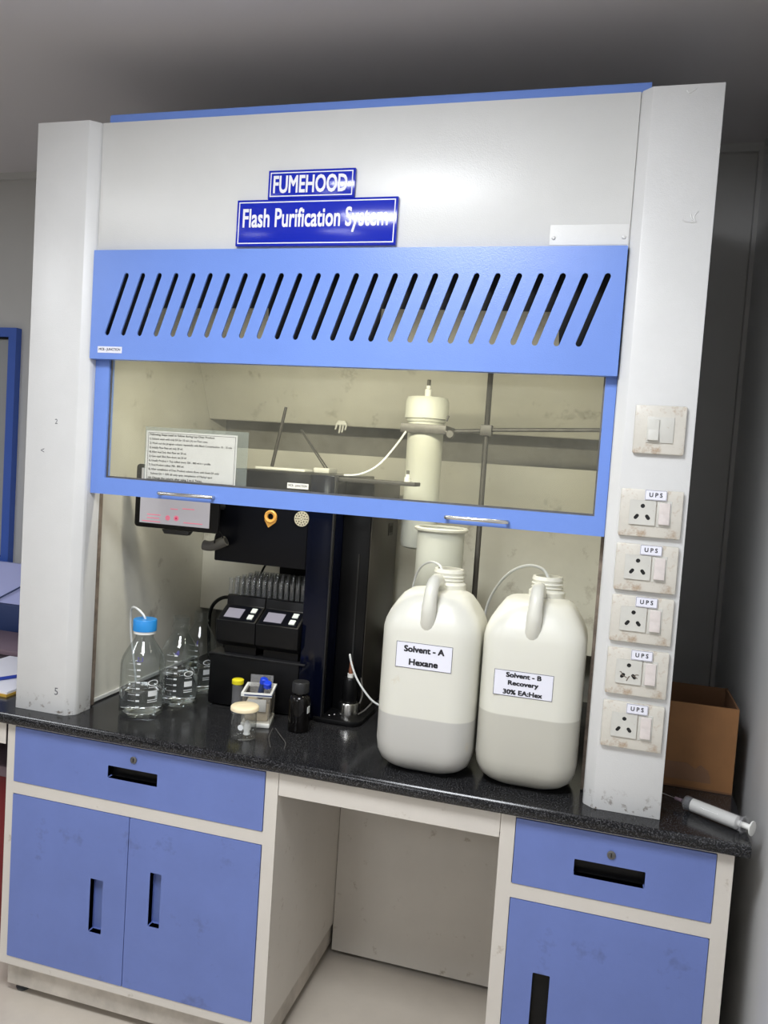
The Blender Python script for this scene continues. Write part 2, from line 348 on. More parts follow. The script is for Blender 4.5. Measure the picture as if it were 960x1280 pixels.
# ------------------------------------------------------------------ base cabinets and worktop
def pull_recess(parent, x0, x1, z0, z1, mt, yf, depth=0.022):
    mb = MB(); t = 0.0015
    mb.box(x0 - t, x1 + t, yf + depth, yf + depth + t, z0 - t, z1 + t)
    mb.box(x0 - t, x0, yf + 0.0005, yf + depth, z0 - t, z1 + t).box(x1, x1 + t, yf + 0.0005, yf + depth, z0 - t, z1 + t)
    mb.box(x0, x1, yf + 0.0005, yf + depth, z0 - t, z0).box(x0, x1, yf + 0.0005, yf + depth, z1, z1 + t)
    return mb.build('pull_handle', mt, parent, smooth=0)
def panel(name, parent, x0, x1, z0, z1, hole, pmat, yf=-0.0285):
    hl = [rrect(*hole, 0.002, 2)] if hole else []
    o = holed(rrect(x0, x1, z0, z1, 0.002, 2), hl, yf, yf + 0.016).build(name, 'door_blue', parent, smooth=0)
    if hole:
        h = pull_recess(o, *hole, pmat, yf)
        h['label'] = 'recessed finger pull'
    return o
def lock(parent, x, z, yf=-0.0285):
    mb = MB().lathe([(0.008, 0), (0.0085, 0.002), (0.0085, 0.003), (0.006, 0.004), (0.0055, 0.0028)], n=20).xf(Matrix.Translation((x, yf, z)) @ Matrix.Rotation(math.pi / 2, 4, 'X'))
    l = mb.build('lock', 'dull_steel', parent); l['label'] = 'round chrome key lock'
    MB().prism(rrect(x - 0.0011, x + 0.0011, z - 0.004, z + 0.004, 0.0009, 2), yf - 0.0043, yf - 0.0026, 'y').build('keyhole', 'hole', parent, smooth=0)
    return l
def cabinet(label, x0, x1, dx0, dx1, gap, pulls, drawer_pull, lockx):
    t = empty('base_cabinet', label, 'cabinet', (x0, -0.0265, FL + 0.02))
    yf = -0.0265; d = 0.57; top = -0.0265; zb = -0.645
    carc = MB().box(x0, x0 + 0.004, yf + 0.02, d, zb, top).box(x1 - 0.004, x1, yf + 0.02, d, zb, top).box(x0 + 0.004, x1 - 0.004, d - 0.004, d, zb, top).box(x0 + 0.004, x1 - 0.004, yf + 0.02, d - 0.004, zb, zb + 0.004)
    carc.box(x0 + 0.004, x1 - 0.004, yf + 0.021, yf + 0.03, zb + 0.004, top)
    carc.build('body', 'cream_paint', t, smooth=0)
    fr = holed([(x0, zb), (x1, zb), (x1, top), (x0, top)], [rrect(dx0 - .0015, dx1 + .0015, -0.1745, -0.0345, 0.001, 1), rrect(dx0 - .0015, dx1 + .0015, -0.6235, -0.2045, 0.001, 1)], yf, yf + 0.02)
    fr.build('face_frame', 'cream_paint', t, smooth=0)
    dr = panel('drawer_front', t, dx0, dx1, -0.173, -0.036, drawer_pull, 'black'); lock(dr, lockx, -0.064 if lockx < 1 else -0.075)
    ed = [dx0] + gap + [dx1]
    for i in range(len(ed) - 1):
        panel('door', t, ed[i] + (0.001 if i else 0), ed[i + 1] - (0.001 if i < len(ed) - 2 else 0), -0.622, -0.206, pulls[i][:4], pulls[i][4])
    MB().box(x0 + 0.008, x1 - 0.008, yf + 0.022, d - 0.02, -0.712, zb, 0.001).build('plinth', 'plinth_paint', t, smooth=0)
    for fx in (x0 + 0.035, x1 - 0.035):
        for fy in (yf + 0.05, d - 0.05): MB().lathe([(0.016, FL), (0.018, FL + 0.006), (0.010, FL + 0.012), (0.010, -0.712)], fx, fy, 16).build('foot', 'rubber', t)
    return t
cl = cabinet('two-door blue and cream base cabinet with one wide drawer, left of the kneehole', 0.004, 0.729, 0.027, 0.697, [0.358],
        [(0.259, 0.294, -0.507, -0.374, 'door_blue'), (0.420, 0.450, -0.457, -0.326, 'door_blue')], (0.293, 0.426, -0.1185, -0.0885), 0.362)
cr = cabinet('single-door blue and cream base cabinet with drawer, right of the kneehole', 1.2265, 1.674, 1.258, 1.642, [],
        [(1.315, 1.350, -0.515, -0.352, 'black')], (1.379, 1.516, -0.131, -0.0975), 1.449)
kn = empty('kneehole_panel', 'cream sheet-metal apron and back panel of the open kneehole between the cabinets', 'panel', (0.98, 0.45, FL + 0.012))
MB().box(0.7305, 1.225, -0.0265, -0.0245, -0.084, -0.0265).box(0.7305, 1.225, -0.0245, -0.004, -0.084, -0.082).build('apron', 'cream_paint', kn, smooth=0)
MB().box(0.7305, 1.225, 0.448, 0.452, -0.7215, -0.0265).build('back_panel', 'cream_paint', kn, smooth=0)
# worktop with rounded front edge
pr_ = [(0.84, -0.026), (-0.043, -0.026), (-0.048, -0.021), (-0.0495, -0.013), (-0.048, -0.005), (-0.043, 0.0), (0.84, 0.0)]
tag(MB().prism(pr_, -1.45, 1.698, 'x').build('worktop', 'granite', org=(0.8, 0.3, -0.026)), 'speckled black granite worktop running under the fume hood', 'worktop')
# next bench on the left, only a sliver in view
nb = empty('bench_frame', 'white metal bench frame at the left edge, beside the two-door cabinet', 'bench', (-0.7, -0.02, FL))
MB().box(-1.4, -0.001, -0.0285, -0.0265, -0.084, -0.0265).build('apron', 'cream_paint', nb, smooth=0)
for lx in (-1.38,):
    for ly in (0.0, 0.6): MB().box(lx, lx + 0.04, ly, ly + 0.04, FL, -0.0265).build('leg', 'cream_paint', nb, smooth=0)
MB().box(-1.34, -0.001, 0.6, 0.62, -0.12, -0.03).build('rail', 'cream_paint', nb, smooth=0)
rb = empty('storage_bin', 'dark red plastic storage bin under the bench at the left edge', 'bin', (-0.33, 0.3, FL))
MB().prism([(-0.56, 0.12), (-0.03, 0.12), (-0.03, 0.48), (-0.56, 0.48)], FL, FL + 0.50, 'z', 0.012).build('body', 'red_plastic', rb)
MB().prism(rrect(-0.58, -0.012, 0.10, 0.50, 0.02), FL + 0.50, FL + 0.53, 'z', 0.004).build('lid', 'mauve', rb)

# ------------------------------------------------------------------ fume hood
fh = empty('fume_hood', 'white and blue sheet-metal fume hood with slotted panel and raised glass sash', 'fume hood', (0.768, 0.38, 0.0))
H = 1.43
o = MB().prism([(0.0, 0.0), (0.143, 0.0), (0.162, 0.017), (0.164, 0.024), (0.164, 0.074), (0.155, 0.084), (0.0, 0.084)], 0.0, H, 'z', 0.0015).build('corner_post', 'column_paint', fh); o['label'] = 'white left corner post with chamfered inner edge'
o = MB().prism([(1.536, 0.0), (1.406, 0.0), (1.387, 0.017), (1.385, 0.024), (1.385, 0.074), (1.394, 0.084), (1.536, 0.084)], 0.0, H, 'z', 0.0015).build('corner_post', 'column_paint', fh); o['label'] = 'white right corner post carrying the sockets'
MB().box(0.1645, 1.3845, 0.022, 0.030, 1.128, 1.431, 0.001).build('fascia', 'white_paint', fh)
tr = [(0.03, 1.4315), (0.052, 1.4315), (0.052, 1.454), (0.037, 1.455), (0.032, 1.452), (0.030, 1.446)]
MB().prism(tr, 0.178, 1.403, 'x').build('top_trim', 'blue_paint', fh)
MB().box(0.03, 1.506, 0.054, 0.82, 1.40, 1.43).build('roof', 'white_paint', fh, smooth=0)
holes = []
for i in range(26):
    x = 0.2565 + i * (1.3495 - 0.2565) / 25; holes.append(slot((x, 1.071), (x - 0.0455, 0.937), 0.0062))
vp = holed(rrect(0.1655, 1.3835, 0.875, 1.1305, 0.002, 2), holes, 0.008, 0.012)
vp.box(0.1655, 1.3835, 0.012, 0.030, 0.875, 0.878).box(0.1655, 1.3835, 0.012, 0.022, 1.1275, 1.1305)
vp.build('slotted_panel', 'blue_paint', fh, smooth=0)
MB().box(1.229, 1.3825, 0.0212, 0.022, 1.136, 1.176).build('patch_plate', 'white_paint', fh, smooth=0)
for sx in (1.237, 1.374): MB().lathe([(0.004, 0), (0.003, 0.002), (0.0, 0.0025)], n=10, cap=(True, False)).xf(Matrix.Translation((sx, 0.0205, 1.150)) @ Matrix.Rotation(math.pi / 2, 4, 'X')).build('rivet', 'white_paint', fh)
# liner: side walls, back and baffles
MB().box(0.128, 0.140, 0.086, 0.78, 0.0, 1.40).build('side_liner', 'liner', fh, smooth=0)
MB().box(1.392, 1.404, 0.086, 0.78, 0.0, 1.40).build('side_liner', 'liner', fh, smooth=0)
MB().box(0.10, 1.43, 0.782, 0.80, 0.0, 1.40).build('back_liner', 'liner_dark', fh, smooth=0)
for xs in (0.0, 1.530): MB().box(xs, xs + 0.006, 0.0845, 0.80, 0.0, 1.40).build('outer_side', 'white_paint', fh, smooth=0)
MB().box(0.1405, 0.156, 0.086, 0.100, 0.004, 1.12).build('jamb_strip', 'rust', fh, smooth=0)
MB().box(1.378, 1.3915, 0.086, 0.100, 0.004, 1.12).build('jamb_strip', 'rust', fh, smooth=0)
o = MB().box(0.1405, 0.146, 0.102, 0.64, 0.004, 0.012).build('floor_strip', 'white_paint', fh, smooth=0)
MB().prism([(0.663, 0.778), (0.667, 0.776), (0.357, 1.396), (0.353, 1.396)], 0.1405, 1.3915, 'x').build('baffle', 'liner', fh, smooth=0)
MB().box(0.1405, 1.3915, 0.665, 0.669, 0.166, 0.690).build('baffle', 'liner', fh, smooth=0)
# dark sheet added behind the slots, outline shaped to put shade into them
mat('slot_shade', (0.03, 0.03, 0.03), 0.6)
MB().prism([(0.1645, 0.905), (0.275, 0.905), (0.285, 1.006), (0.60, 1.010), (0.605, 0.928), (0.865, 0.928), (0.87, 1.012), (1.255, 1.010), (1.265, 0.905), (1.3845, 0.905), (1.3845, 1.398), (0.1645, 1.398)], 0.060, 0.064, 'y').build('slot_shade_sheet', 'slot_shade', fh, smooth=0)
# lamp behind the lower edge of the slotted panel
hl = MB().box(0.285, 1.25, 0.0645, 0.068, 0.888, 0.926).box(0.285, 1.25, 0.068, 0.128, 0.922, 0.926).box(0.285, 1.25, 0.126, 0.128, 0.911, 0.922).build('lamp_cover', 'white_paint', fh, smooth=0)  # cover's back lip added to keep lamp light off the upper baffle
MB().tube([(0.31, 0.088, 0.905), (1.225, 0.088, 0.905)], 0.010, 14).build('lamp_tube', 'lamp_glow', hl)
ll = bpy.data.lights.new('hood_lamp_light', 'AREA'); ll.energy = 6.0; ll.shape = 'RECTANGLE'; ll.size = 0.90; ll.size_y = 0.03; ll.color = (1.0, 0.94, 0.74)
lo = bpy.data.objects.new('hood_lamp_light', ll); C.objects.link(lo); lo.location = (0.77, 0.101, 0.902 + CT); lo.rotation_euler = (math.radians(35), 0, 0)
# sash
sa = MB()
sa.box(0.165, 0.203, 0.034, 0.056, 0.592, 0.905).box(1.3615, 1.384, 0.034, 0.056, 0.592, 0.905).box(0.165, 1.384, 0.034, 0.056, 0.552, 0.592)
sash = sa.build('sash', 'blue_paint', fh, smooth=0); sash['label'] = 'blue framed sliding sash with glass pane'
MB().box(0.2035, 1.361, 0.044, 0.047, 0.5925, 0.905).build('pane', 'sash_glass', sash, smooth=0)
MB().box(0.2035, 1.361, 0.040, 0.0435, 0.5925, 0.5965).box(0.2035, 0.2065, 0.040, 0.0435, 0.5965, 0.88).box(1.358, 1.361, 0.040, 0.0435, 0.5965, 0.88).build('gasket', 'dull_steel', sash, smooth=0)
for hx0, hx1 in ((0.362, 0.500), (1.056, 1.186)):
    hm = MB().tube([(hx0, 0.034, 0.566), (hx0, 0.020, 0.566), (hx0 + 0.004, 0.016, 0.566), (hx1 - 0.004, 0.016, 0.566), (hx1, 0.020, 0.566), (hx1, 0.034, 0.566)], 0.0042, 10)
    hm.build('handle', 'steel', sash)

# ------------------------------------------------------------------ signs, notice, tags
def sign(label, x0, x1, z0, z1, words, tw, th, tz, bold, y=0.0120, tilt=0.0):
    t = empty('sign_board', label, 'sign', ((x0 + x1) / 2, y + 0.005, z0))
    MB().box(x0, x1, y, y + 0.0098, z0, z1, 0.0012).build('board', 'sign_blue', t)
    frame_strip(x0 + 0.005, x1 - 0.005, z0 + 0.005, z1 - 0.005, 0.0022, y - 0.0004, y + 0.0002).build('border', 'sign_white', t, smooth=0)
    text(words, (x0 + x1) / 2 - 0.002, tz, y - 0.0006, tw, th, bold).build('lettering', 'sign_white', t, smooth=0)
    return t
sign('small dark blue sign reading FUMEHOOD in white capitals', 0.604, 0.807, 1.2395, 1.302, 'FUMEHOOD', 0.172, 0.036, 1.271, 0.024)
s2 = sign('long dark blue sign reading Flash Purification System', 0.532, 0.907, 1.137, 1.2385, 'Flash Purification System', 0.338, 0.052, 1.192, 0.020, y=0.0105)
def name_tag(label, x, z, y, wd, hg, words):
    t = empty('name_tag', label, 'tag', (x, y, z - hg / 2))
    MB().box(x - wd / 2, x + wd / 2, y, y + 0.0006, z - hg / 2, z + hg / 2).build('slip', 'paper', t, smooth=0)
    text(words, x, z, y - 0.0003, wd * 0.88, hg * 0.5, 0.02).build('lettering', 'grey_ink', t, smooth=0)
    return t
name_tag('tiny white tag on the left end of the slotted blue panel', 0.2205, 0.897, 0.0072, 0.066, 0.015, 'MCB - JUNCTION')
# laminated notice taped to the inside of the sash glass
nt_ = empty('notice_sheet', 'printed white instruction sheet in a plastic sleeve behind the sash glass', 'notice', (0.43, 0.05, 0.594))
MB().box(0.300, 0.572, 0.0515, 0.0521, 0.594, 0.722).build('sleeve', 'sleeve', nt_, smooth=0)
MB().box(0.305, 0.545, 0.0490, 0.0500, 0.594, 0.713).build('sheet', 'paper', nt_, smooth=0)
frame_strip(0.310, 0.541, 0.5965, 0.709, 0.0009, 0.0486, 0.0490).build('border', 'grey_ink', nt_, smooth=0)
lines = ['Following Steps need to follow during Lay-Over Product', '1) Solvent wash with only EA for 10 min (A) on Flow conc.', '2) Wash out the program column repeatedly with Blank Concentration 10 - 15 min',
 '3) Initially Flow Rate set only 20 ml.', '4) After load 2ml, then flow set 50 ml.', '5) Give equil 30ml flow down set 20 ml', '6) Usually Product + Top collect every 350 - 400 ml in 1 profile',
 '7) Dust Product collect 700 - 800 ml.', '8) After completion of Dust Product column flows with fresh EA only', '    Solvent EA + 10% till only upto completion of Methyl spot', '10) Change the column after using 5 to 6 Times.']
wid = [0.172, 0.155, 0.218, 0.09, 0.10, 0.10, 0.165, 0.095, 0.188, 0.165, 0.145]
lt = MB()
for i, l in enumerate(lines):
    q = text(l.strip(), 0.3145 + (0.006 if i == 9 else 0), 0.7035 - i * 0.0104, 0.0487, wid[i], 0.0062, 0.016 if i in (0, 10) else 0.007, align='LEFT'); lt.add(q.v, q.f)
lt.build('lettering', 'ink', nt_, smooth=0)

# ------------------------------------------------------------------ sockets on the right post
SKX = 1.409
def socket_proto():
    t = empty('socket_outlet', '', 'socket', (0, 0, 0), 'power outlets on the right corner post')
    w_, h_ = 0.117, 0.0935
    pm = MB(); yb, yt = 0.0, -0.011
    pm.prism([(0, 0), (w_, 0), (w_, h_), (0, h_)], yt, yb, 'y', 0.0035)
    pm.build('plate', 'plate', t)
    hs = [circle(0.0425, 0.061, 0.0042), slot((0.0305, 0.0375), (0.0335, 0.0415), 0.0034), slot((0.0545, 0.0375), (0.0515, 0.0415), 0.0034)]
    hd = MB().box(0.0185, 0.0665, -0.0122, -0.0117, 0.0245, 0.0715); hd.build('cavity', 'hole', t, smooth=0)
    holed(rrect(0.018, 0.067, 0.024, 0.072, 0.0015, 2), hs, -0.0145, -0.0122).build('socket_face', 'plate_mod', t, smooth=0)
    MB().box(0.0695, 0.0965, -0.0122, -0.0105, 0.0215, 0.0735, 0.0008).build('switch_surround', 'plate_mod', t)
    MB().prism([(-0.0122, 0.0265), (-0.0195, 0.0275), (-0.0150, 0.047), (-0.0155, 0.0685), (-0.0122, 0.0695)], 0.0735, 0.0935, 'x', 0.0008).build('rocker', 'rocker', t)
    sl = MB().box(0.0445, 0.0855, -0.0150, -0.0146, 0.0735, 0.0935).build('paper_slip', 'paper', t, smooth=0)
    frame_strip(0.0452, 0.0848, 0.0742, 0.0928, 0.0006, -0.0152, -0.0150).build('border', 'grey_ink', sl, smooth=0)
    text('U P S', 0.065, 0.0838, -0.0153, 0.024, 0.0082, 0.022).build('lettering', 'ink', sl, smooth=0)
    return t
sp = socket_proto()
labs = ['cream power socket with rocker switch and UPS slip, directly under the light switch', 'cream UPS power socket, second from the top of the five on the right post',
        'cream UPS power socket, middle one of the five on the right post', 'grimy cream UPS power socket with scorched pin holes, second from the bottom',
        'cream UPS power socket nearest the worktop on the right post']
for i, zc in enumerate((0.608, 0.500, 0.397, 0.291, 0.183)):
    s_ = sp if i == 0 else copy_tree(sp)
    s_.location = (SKX + 0.0005, 0.0, zc - 0.0467 + CT); s_['label'] = labs[i]
    if i == 3:
        sc = MB()
        for a, b in (((0.028, 0.041), (0.040, 0.036)), ((0.031, 0.044), (0.026, 0.047)), ((0.045, 0.040), (0.040, 0.030)), ((0.050, 0.0415), (0.060, 0.037)), ((0.055, 0.043), (0.062, 0.044))):
            sc.tube([(a[0], -0.0147, a[1]), ((a[0] + b[0]) / 2, -0.0148, (a[1] + b[1]) / 2 + 0.001), (b[0], -0.0147, b[1])], 0.0009, 6)
        so = sc.build('scorch_mark', 'rust', s_, org=(0, 0, 0))
sw = empty('light_switch', 'square cream light switch plate above the sockets on the right post', 'light switch', (1.4235, 0, 0.7245))
x0, z0 = 1.4235, 0.7245
MB().prism([(x0, z0), (x0 + 0.0955, z0), (x0 + 0.0955, z0 + 0.0945), (x0, z0 + 0.0945)], -0.011, 0.0, 'y', 0.0035).build('plate', 'plate', sw)
MB().box(x0 + 0.0235, x0 + 0.0735, -0.0135, -0.0105, z0 + 0.022, z0 + 0.072, 0.0008).build('module', 'plate_mod', sw)
MB().prism([(-0.0136, z0 + 0.0255), (-0.021, z0 + 0.0265), (-0.0165, z0 + 0.047), (-0.017, z0 + 0.067), (-0.0136, z0 + 0.068)], x0 + 0.026, x0 + 0.046, 'x', 0.0008).build('rocker', 'plate_mod', sw)
# pen marks and paint drips on the posts (part of the hood)
for (bx, bz, ch, hh) in ((0.118, 0.058, '5', 0.018), (0.086, 0.72, '2', 0.012), (0.050, 0.648, '<', 0.010)):
    text(ch, bx, bz, -0.0004, None, hh).build('pen_mark', 'grey_ink', fh, smooth=0)
dr = MB().tube([(1.480, -0.0004, 1.175), (1.487, -0.0006, 1.172), (1.503, -0.0006, 1.171), (1.500, -0.0004, 1.181), (1.507, -0.0004, 1.192)], 0.0012, 6, sub=3).build('paint_drip', 'column_paint', fh)
dr = MB().tube([(1.494, -0.0004, 1.186), (1.497, -0.0004, 1.176), (1.506, -0.0004, 1.171)], 0.0012, 6, sub=3).build('paint_drip', 'column_paint', fh)
dr = MB().tube([(1.468, -0.0004, 1.418), (1.473, -0.0004, 1.413), (1.485, -0.0004, 1.422)], 0.0015, 6, sub=3)
dr.build('paint_drip', 'column_paint', fh)

# ------------------------------------------------------------------ jerrycans
def can_ring(cx, cy, hx, hy, ins, rc, z, n=8):
    a, b = hx - ins, hy - ins; r = max(min(rc - ins * 0.25, a, b) , 0.008)
    pts = []
    for sx, sy, st in ((1, 1, 0), (-1, 1, 90), (-1, -1, 180), (1, -1, 270)):
        for k in range(n + 1):
            t = math.radians(st + 90 * k / n); pts.append((cx + sx * (a - r) + r * math.cos(t), cy + sy * (b - r) + r * math.sin(t), z))
    return pts
def jerrycan(label, cx, y0, wd, dp, top, mt, words, lab, nz):
    t = empty('jerrycan', label, 'jerrycan', (cx, y0 + dp / 2, 0), 'solvent jerrycans')
    cy = y0 + dp / 2; hx, hy = wd / 2, dp / 2; s = top
    prof = [(0.0, 0.050), (0.004, 0.036), (0.012, 0.022), (0.024, 0.010), (0.042, 0.003), (0.065, 0.0), (0.13, 0.0), (0.20, 0.0), (0.27, 0.0), (top - 0.082, 0.0), (top - 0.066, 0.003), (top - 0.046, 0.011), (top - 0.024, 0.024), (top - 0.010, 0.034), (top - 0.003, 0.044), (top, 0.060)]
    MB().loft([can_ring(cx, cy, hx, hy, i_, 0.055, z_) for z_, i_ in prof]).build('body', mt, t, smooth=60)
    # handle bridging the front shoulder and the neck
    MB().tube([(cx - 0.005, y0 + 0.045, top - 0.100), (cx - 0.003, y0 + 0.018, top - 0.070), (cx - 0.001, y0 + 0.006, top - 0.034), (cx, y0 + 0.014, top + 0.004), (cx, y0 + 0.034, top + 0.022), (cx, y0 + 0.064, top + 0.026), (cx, y0 + 0.092, top + 0.018), (cx, y0 + 0.105, top - 0.01)], [0.020, 0.0175, 0.016, 0.0145, 0.014, 0.0135, 0.0135, 0.014], 14, sub=4).build('handle', 'hdpe', t)
    nx, ny = cx + 0.012, y0 + 0.142
    MB().lathe([(0.040, top - 0.012), (0.040, top + 0.010), (0.036, top + 0.014), (0.033, top + 0.016), (0.033, top + 0.018), (0.0355, top + 0.0195), (0.033, top + 0.022), (0.033, top + 0.026), (0.0355, top + 0.0275), (0.033, top + 0.030), (0.033, top + 0.034), (0.0345, top + 0.036), (0.0325, top + nz), (0.027, top + nz), (0.027, top + 0.010)], nx, ny, 32, (True, True)).build('neck', 'hdpe', t)
    lx0, lx1, lz0, lz1 = lab
    lb = MB().box(lx0, lx1, y0 - 0.0008, y0 - 0.0002, lz0, lz1).build('label_sheet', 'paper', t, smooth=0)
    frame_strip(lx0, lx1, lz0, lz1, 0.0010, y0 - 0.0011, y0 - 0.0008).build('border', 'grey_ink', lb, smooth=0)
    tx = MB(); n = len(words)
    for i, (wrd, ww) in enumerate(words):
        hh = 0.0125 if n == 2 else 0.0095; q = text(wrd, (lx0 + lx1) / 2, lz1 - (lz1 - lz0) * (i + 0.5) / n, y0 - 0.0012, ww, hh * (1.25 if 'y' in wrd else 1), 0.04); tx.add(q.v, q.f)
    tx.build('lettering', 'ink', lb, smooth=0)
    return t
jerrycan('translucent white jerrycan labelled Solvent - A Hexane', 1.0385, -0.006, 0.216, 0.205, 0.398, 'can_hexane', [('Solvent - A', 0.087), ('Hexane', 0.062)], (0.974, 1.097, 0.238, 0.294), 0.044)
jerrycan('translucent white jerrycan labelled Solvent - B Recovery 30% EA:Hex', 1.2595, 0.006, 0.216, 0.205, 0.402, 'can_recovery', [('Solvent - B', 0.072), ('Recovery', 0.062), ('30% EA:Hex', 0.080)], (1.186, 1.3085, 0.205, 0.259), 0.044)
tag(MB().tube([(1.038, 0.136, 0.425), (1.025, 0.145, 0.446), (0.995, 0.170, 0.448), (0.962, 0.205, 0.42), (0.945, 0.227, 0.36), (0.938, 0.235, 0.25), (0.93, 0.245, 0.10), (0.92, 0.25, 0.004)], 0.0028, 8, sub=5).build('solvent_tube', 'tube_white', org=(0.95, 0.2, 0)), 'thin clear plastic tube running out of the Solvent A jerrycan neck', 'tube')
tag(MB().tube([(1.272, 0.155, 0.44), (1.258, 0.165, 0.458), (1.225, 0.18, 0.462), (1.185, 0.205, 0.442), (1.150, 0.235, 0.40), (1.125, 0.26, 0.34), (1.11, 0.29, 0.22), (1.105, 0.30, 0.08), (1.10, 0.31, 0.004)], 0.0034, 8, sub=5).build('solvent_tube', 'tube_white', org=(1.15, 0.25, 0)), 'thin milky plastic tube arching out of the Solvent B jerrycan neck', 'tube')

# ------------------------------------------------------------------ reagent bottles
def bottle(label, cx, cy, r, hb, hn, level, cap, marks):
    t = empty('reagent_bottle', label, 'bottle', (cx, cy, 0), 'clear glass reagent bottles')
    rn = r * 0.40
    prof = [(r * 0.80, 0.001), (r * 0.93, 0.002), (r, 0.010), (r, hb), (r * 0.985, hb + 0.010), (r * 0.90, hb + 0.024), (r * 0.72, hb + 0.042), (rn * 1.25, hb + 0.060), (rn, hb + 0.070), (rn, hn - 0.030), (rn * 1.13, hn - 0.027), (rn * 1.13, hn - 0.024), (rn, hn - 0.021), (rn * 1.06, hn - 0.017), (rn, hn - 0.013), (rn * 1.06, hn - 0.009), (rn, hn - 0.005), (rn * 1.02, hn)]
    MB().lathe(prof, cx, cy, 36, (True, False)).build('glass', 'bottle_glass', t, smooth=50)
    ri = r - 0.0035
    MB().lathe([(ri * 0.85, 0.007), (ri * 0.97, 0.009), (ri, 0.014), (ri, level - 0.0005), (ri * 0.999, level)], cx, cy, 36).build('liquid', 'liquid', t, smooth=50)
    fa = Vector((1.386 - cx, -1.653 - cy)).normalized(); a0 = math.atan2(fa.y, fa.x)
    def patch(mb, da0, da1, z0, z1, rr=r + 0.0004):
        n = 4; vs = []
        for k in range(n + 1):
            a = a0 + da0 + (da1 - da0) * k / n; vs += [(cx + rr * math.cos(a), cy + rr * math.sin(a), z0), (cx + rr * math.cos(a), cy + rr * math.sin(a), z1)]
        mb.add(vs, [(2 * k, 2 * k + 2, 2 * k + 3, 2 * k + 1) for k in range(n)])
    g = MB()
    for k in range(8): patch(g, -0.65, -0.30, 0.030 + k * 0.0155, 0.0308 + k * 0.0155); patch(g, -0.26, -0.10, 0.0285 + k * 0.0155, 0.0325 + k * 0.0155)
    g.build('graduation_marks', 'grad_white', t, smooth=0)
    g = MB(); patch(g, 0.28, 0.72, 0.056, 0.070)
    for k in range(2): patch(g, 0.26, 0.74, 0.046 - k * 0.005, 0.048 - k * 0.005)
    patch(g, 0.30, 0.70, 0.078, 0.0795)
    n = 20
    for k in range(n):  # oval emblem outline
        t0, t1 = 2 * math.pi * k / n, 2 * math.pi * (k + 1) / n
        vs = []
        for tt in (t0, t1):
            for sc in (1.0, 0.78):
                a = a0 + 0.5 + 0.26 * sc * math.cos(tt); vs.append((cx + (r + .0004) * math.cos(a), cy + (r + .0004) * math.sin(a), 0.090 + 0.0075 * sc * math.sin(tt)))
        g.add(vs, [(0, 1, 3, 2)])
    g.build('printed_mark', 'grad_white', t, smooth=0)
    if marks:
        g = MB(); q = text(marks, 0, 0, 0, None, 0.010, 0.0)
        for (px, py, pz) in q.v:
            a = a0 - 0.15 + px / (r * 0.88); rr = r * 0.915 + 0.002 - (pz) * 0.95; g.v.append((cx + rr * math.cos(a), cy + rr * math.sin(a), hb + 0.0235 + pz))
        g.f = q.f; g.build('pen_mark', 'purple_ink', t, smooth=0)
    if cap:
        c = MB()
        rc = rn * 1.32; n = 60; zc0, zc1 = hn - 0.026, hn + 0.003
        rings = []
        for zz, e in ((zc0, 0), (zc1 - 0.002, 0), (zc1, -0.0015)):
            rings.append([(cx + (rc + e + (0.0006 if i % 2 else 0)) * math.cos(2 * math.pi * i / n), cy + (rc + e + (0.0006 if i % 2 else 0)) * math.sin(2 * math.pi * i / n), zz) for i in range(n)])
        c.loft(rings).build('cap', 'cap_blue', t)
        MB().lathe([(rn * 1.12, zc0 - 0.008), (rn * 1.24, zc0 - 0.007), (rn * 1.24, zc0 - 0.0005), (rn * 1.1, zc0 - 0.0005)], cx, cy, 28).build('pour_ring', 'milky', t)
        MB().tube([(cx, cy, hn + 0.002), (cx - 0.006, cy - 0.002, hn + 0.014), (cx - 0.025, cy, hn + 0.026), (cx - 0.052, cy + 0.02, hn + 0.022), (cx - 0.068, cy + 0.04, hn - 0.004), (cx - 0.074, cy + 0.055, hn - 0.06), (cx - 0.070, cy + 0.07, 0.10), (cx - 0.066, cy + 0.085, 0.01)], 0.0028, 8, sub=5).build('hose', 'tube_white', t)
    return t
bottle('clear glass reagent bottle with bright blue screw cap and white hose', 0.289, 0.108, 0.0545, 0.125, 0.238, 0.064, True, '2,3')
bottle('uncapped glass reagent bottle half full, just behind the blue-capped one', 0.327, 0.222, 0.0515, 0.122, 0.232, 0.083, False, '-8')
bottle('uncapped glass reagent bottle farthest back, touching the black machine', 0.318, 0.345, 0.047, 0.122, 0.224, 0.073, False, '1')

# ------------------------------------------------------------------ purification machine
pm = empty('purification_machine', 'black glossy benchtop purification machine with two dispenser modules', 'machine', (0.6, 0.42, 0))
MB().box(0.400, 0.655, 0.25, 0.60, 0.004, 0.138, 0.003).build('base', 'black', pm)
MB().box(0.400, 0.672, 0.244, 0.33, 0.1385, 0.1425, 0.001).build('ledge', 'charcoal', pm)
for fx in (0.42, 0.78):
    for fy in (0.36, 0.58): MB().lathe([(0.012, 0.0), (0.012, 0.0045)], fx, fy, 12).build('foot', 'rubber', pm)
MB().box(0.6555, 0.722, 0.25, 0.60, 0.004, 0.632, 0.004).build('front_panel', 'navy_gloss', pm)
MB().box(0.395, 0.655, 0.252, 0.60, 0.386, 0.632, 0.004).build('head', 'black_gloss', pm)
MB().box(0.7225, 0.726, 0.245, 0.262, 0.014, 0.632, 0.001).build('edge_strip', 'charcoal', pm)
MB().box(0.7225, 0.798, 0.335, 0.60, 0.004, 0.618, 0.003).build('column_bay', 'black', pm)
MB().box(0.7985, 0.801, 0.337, 0.60, 0.004, 0.618, 0.001).build('side_panel', 'dark_side', pm)
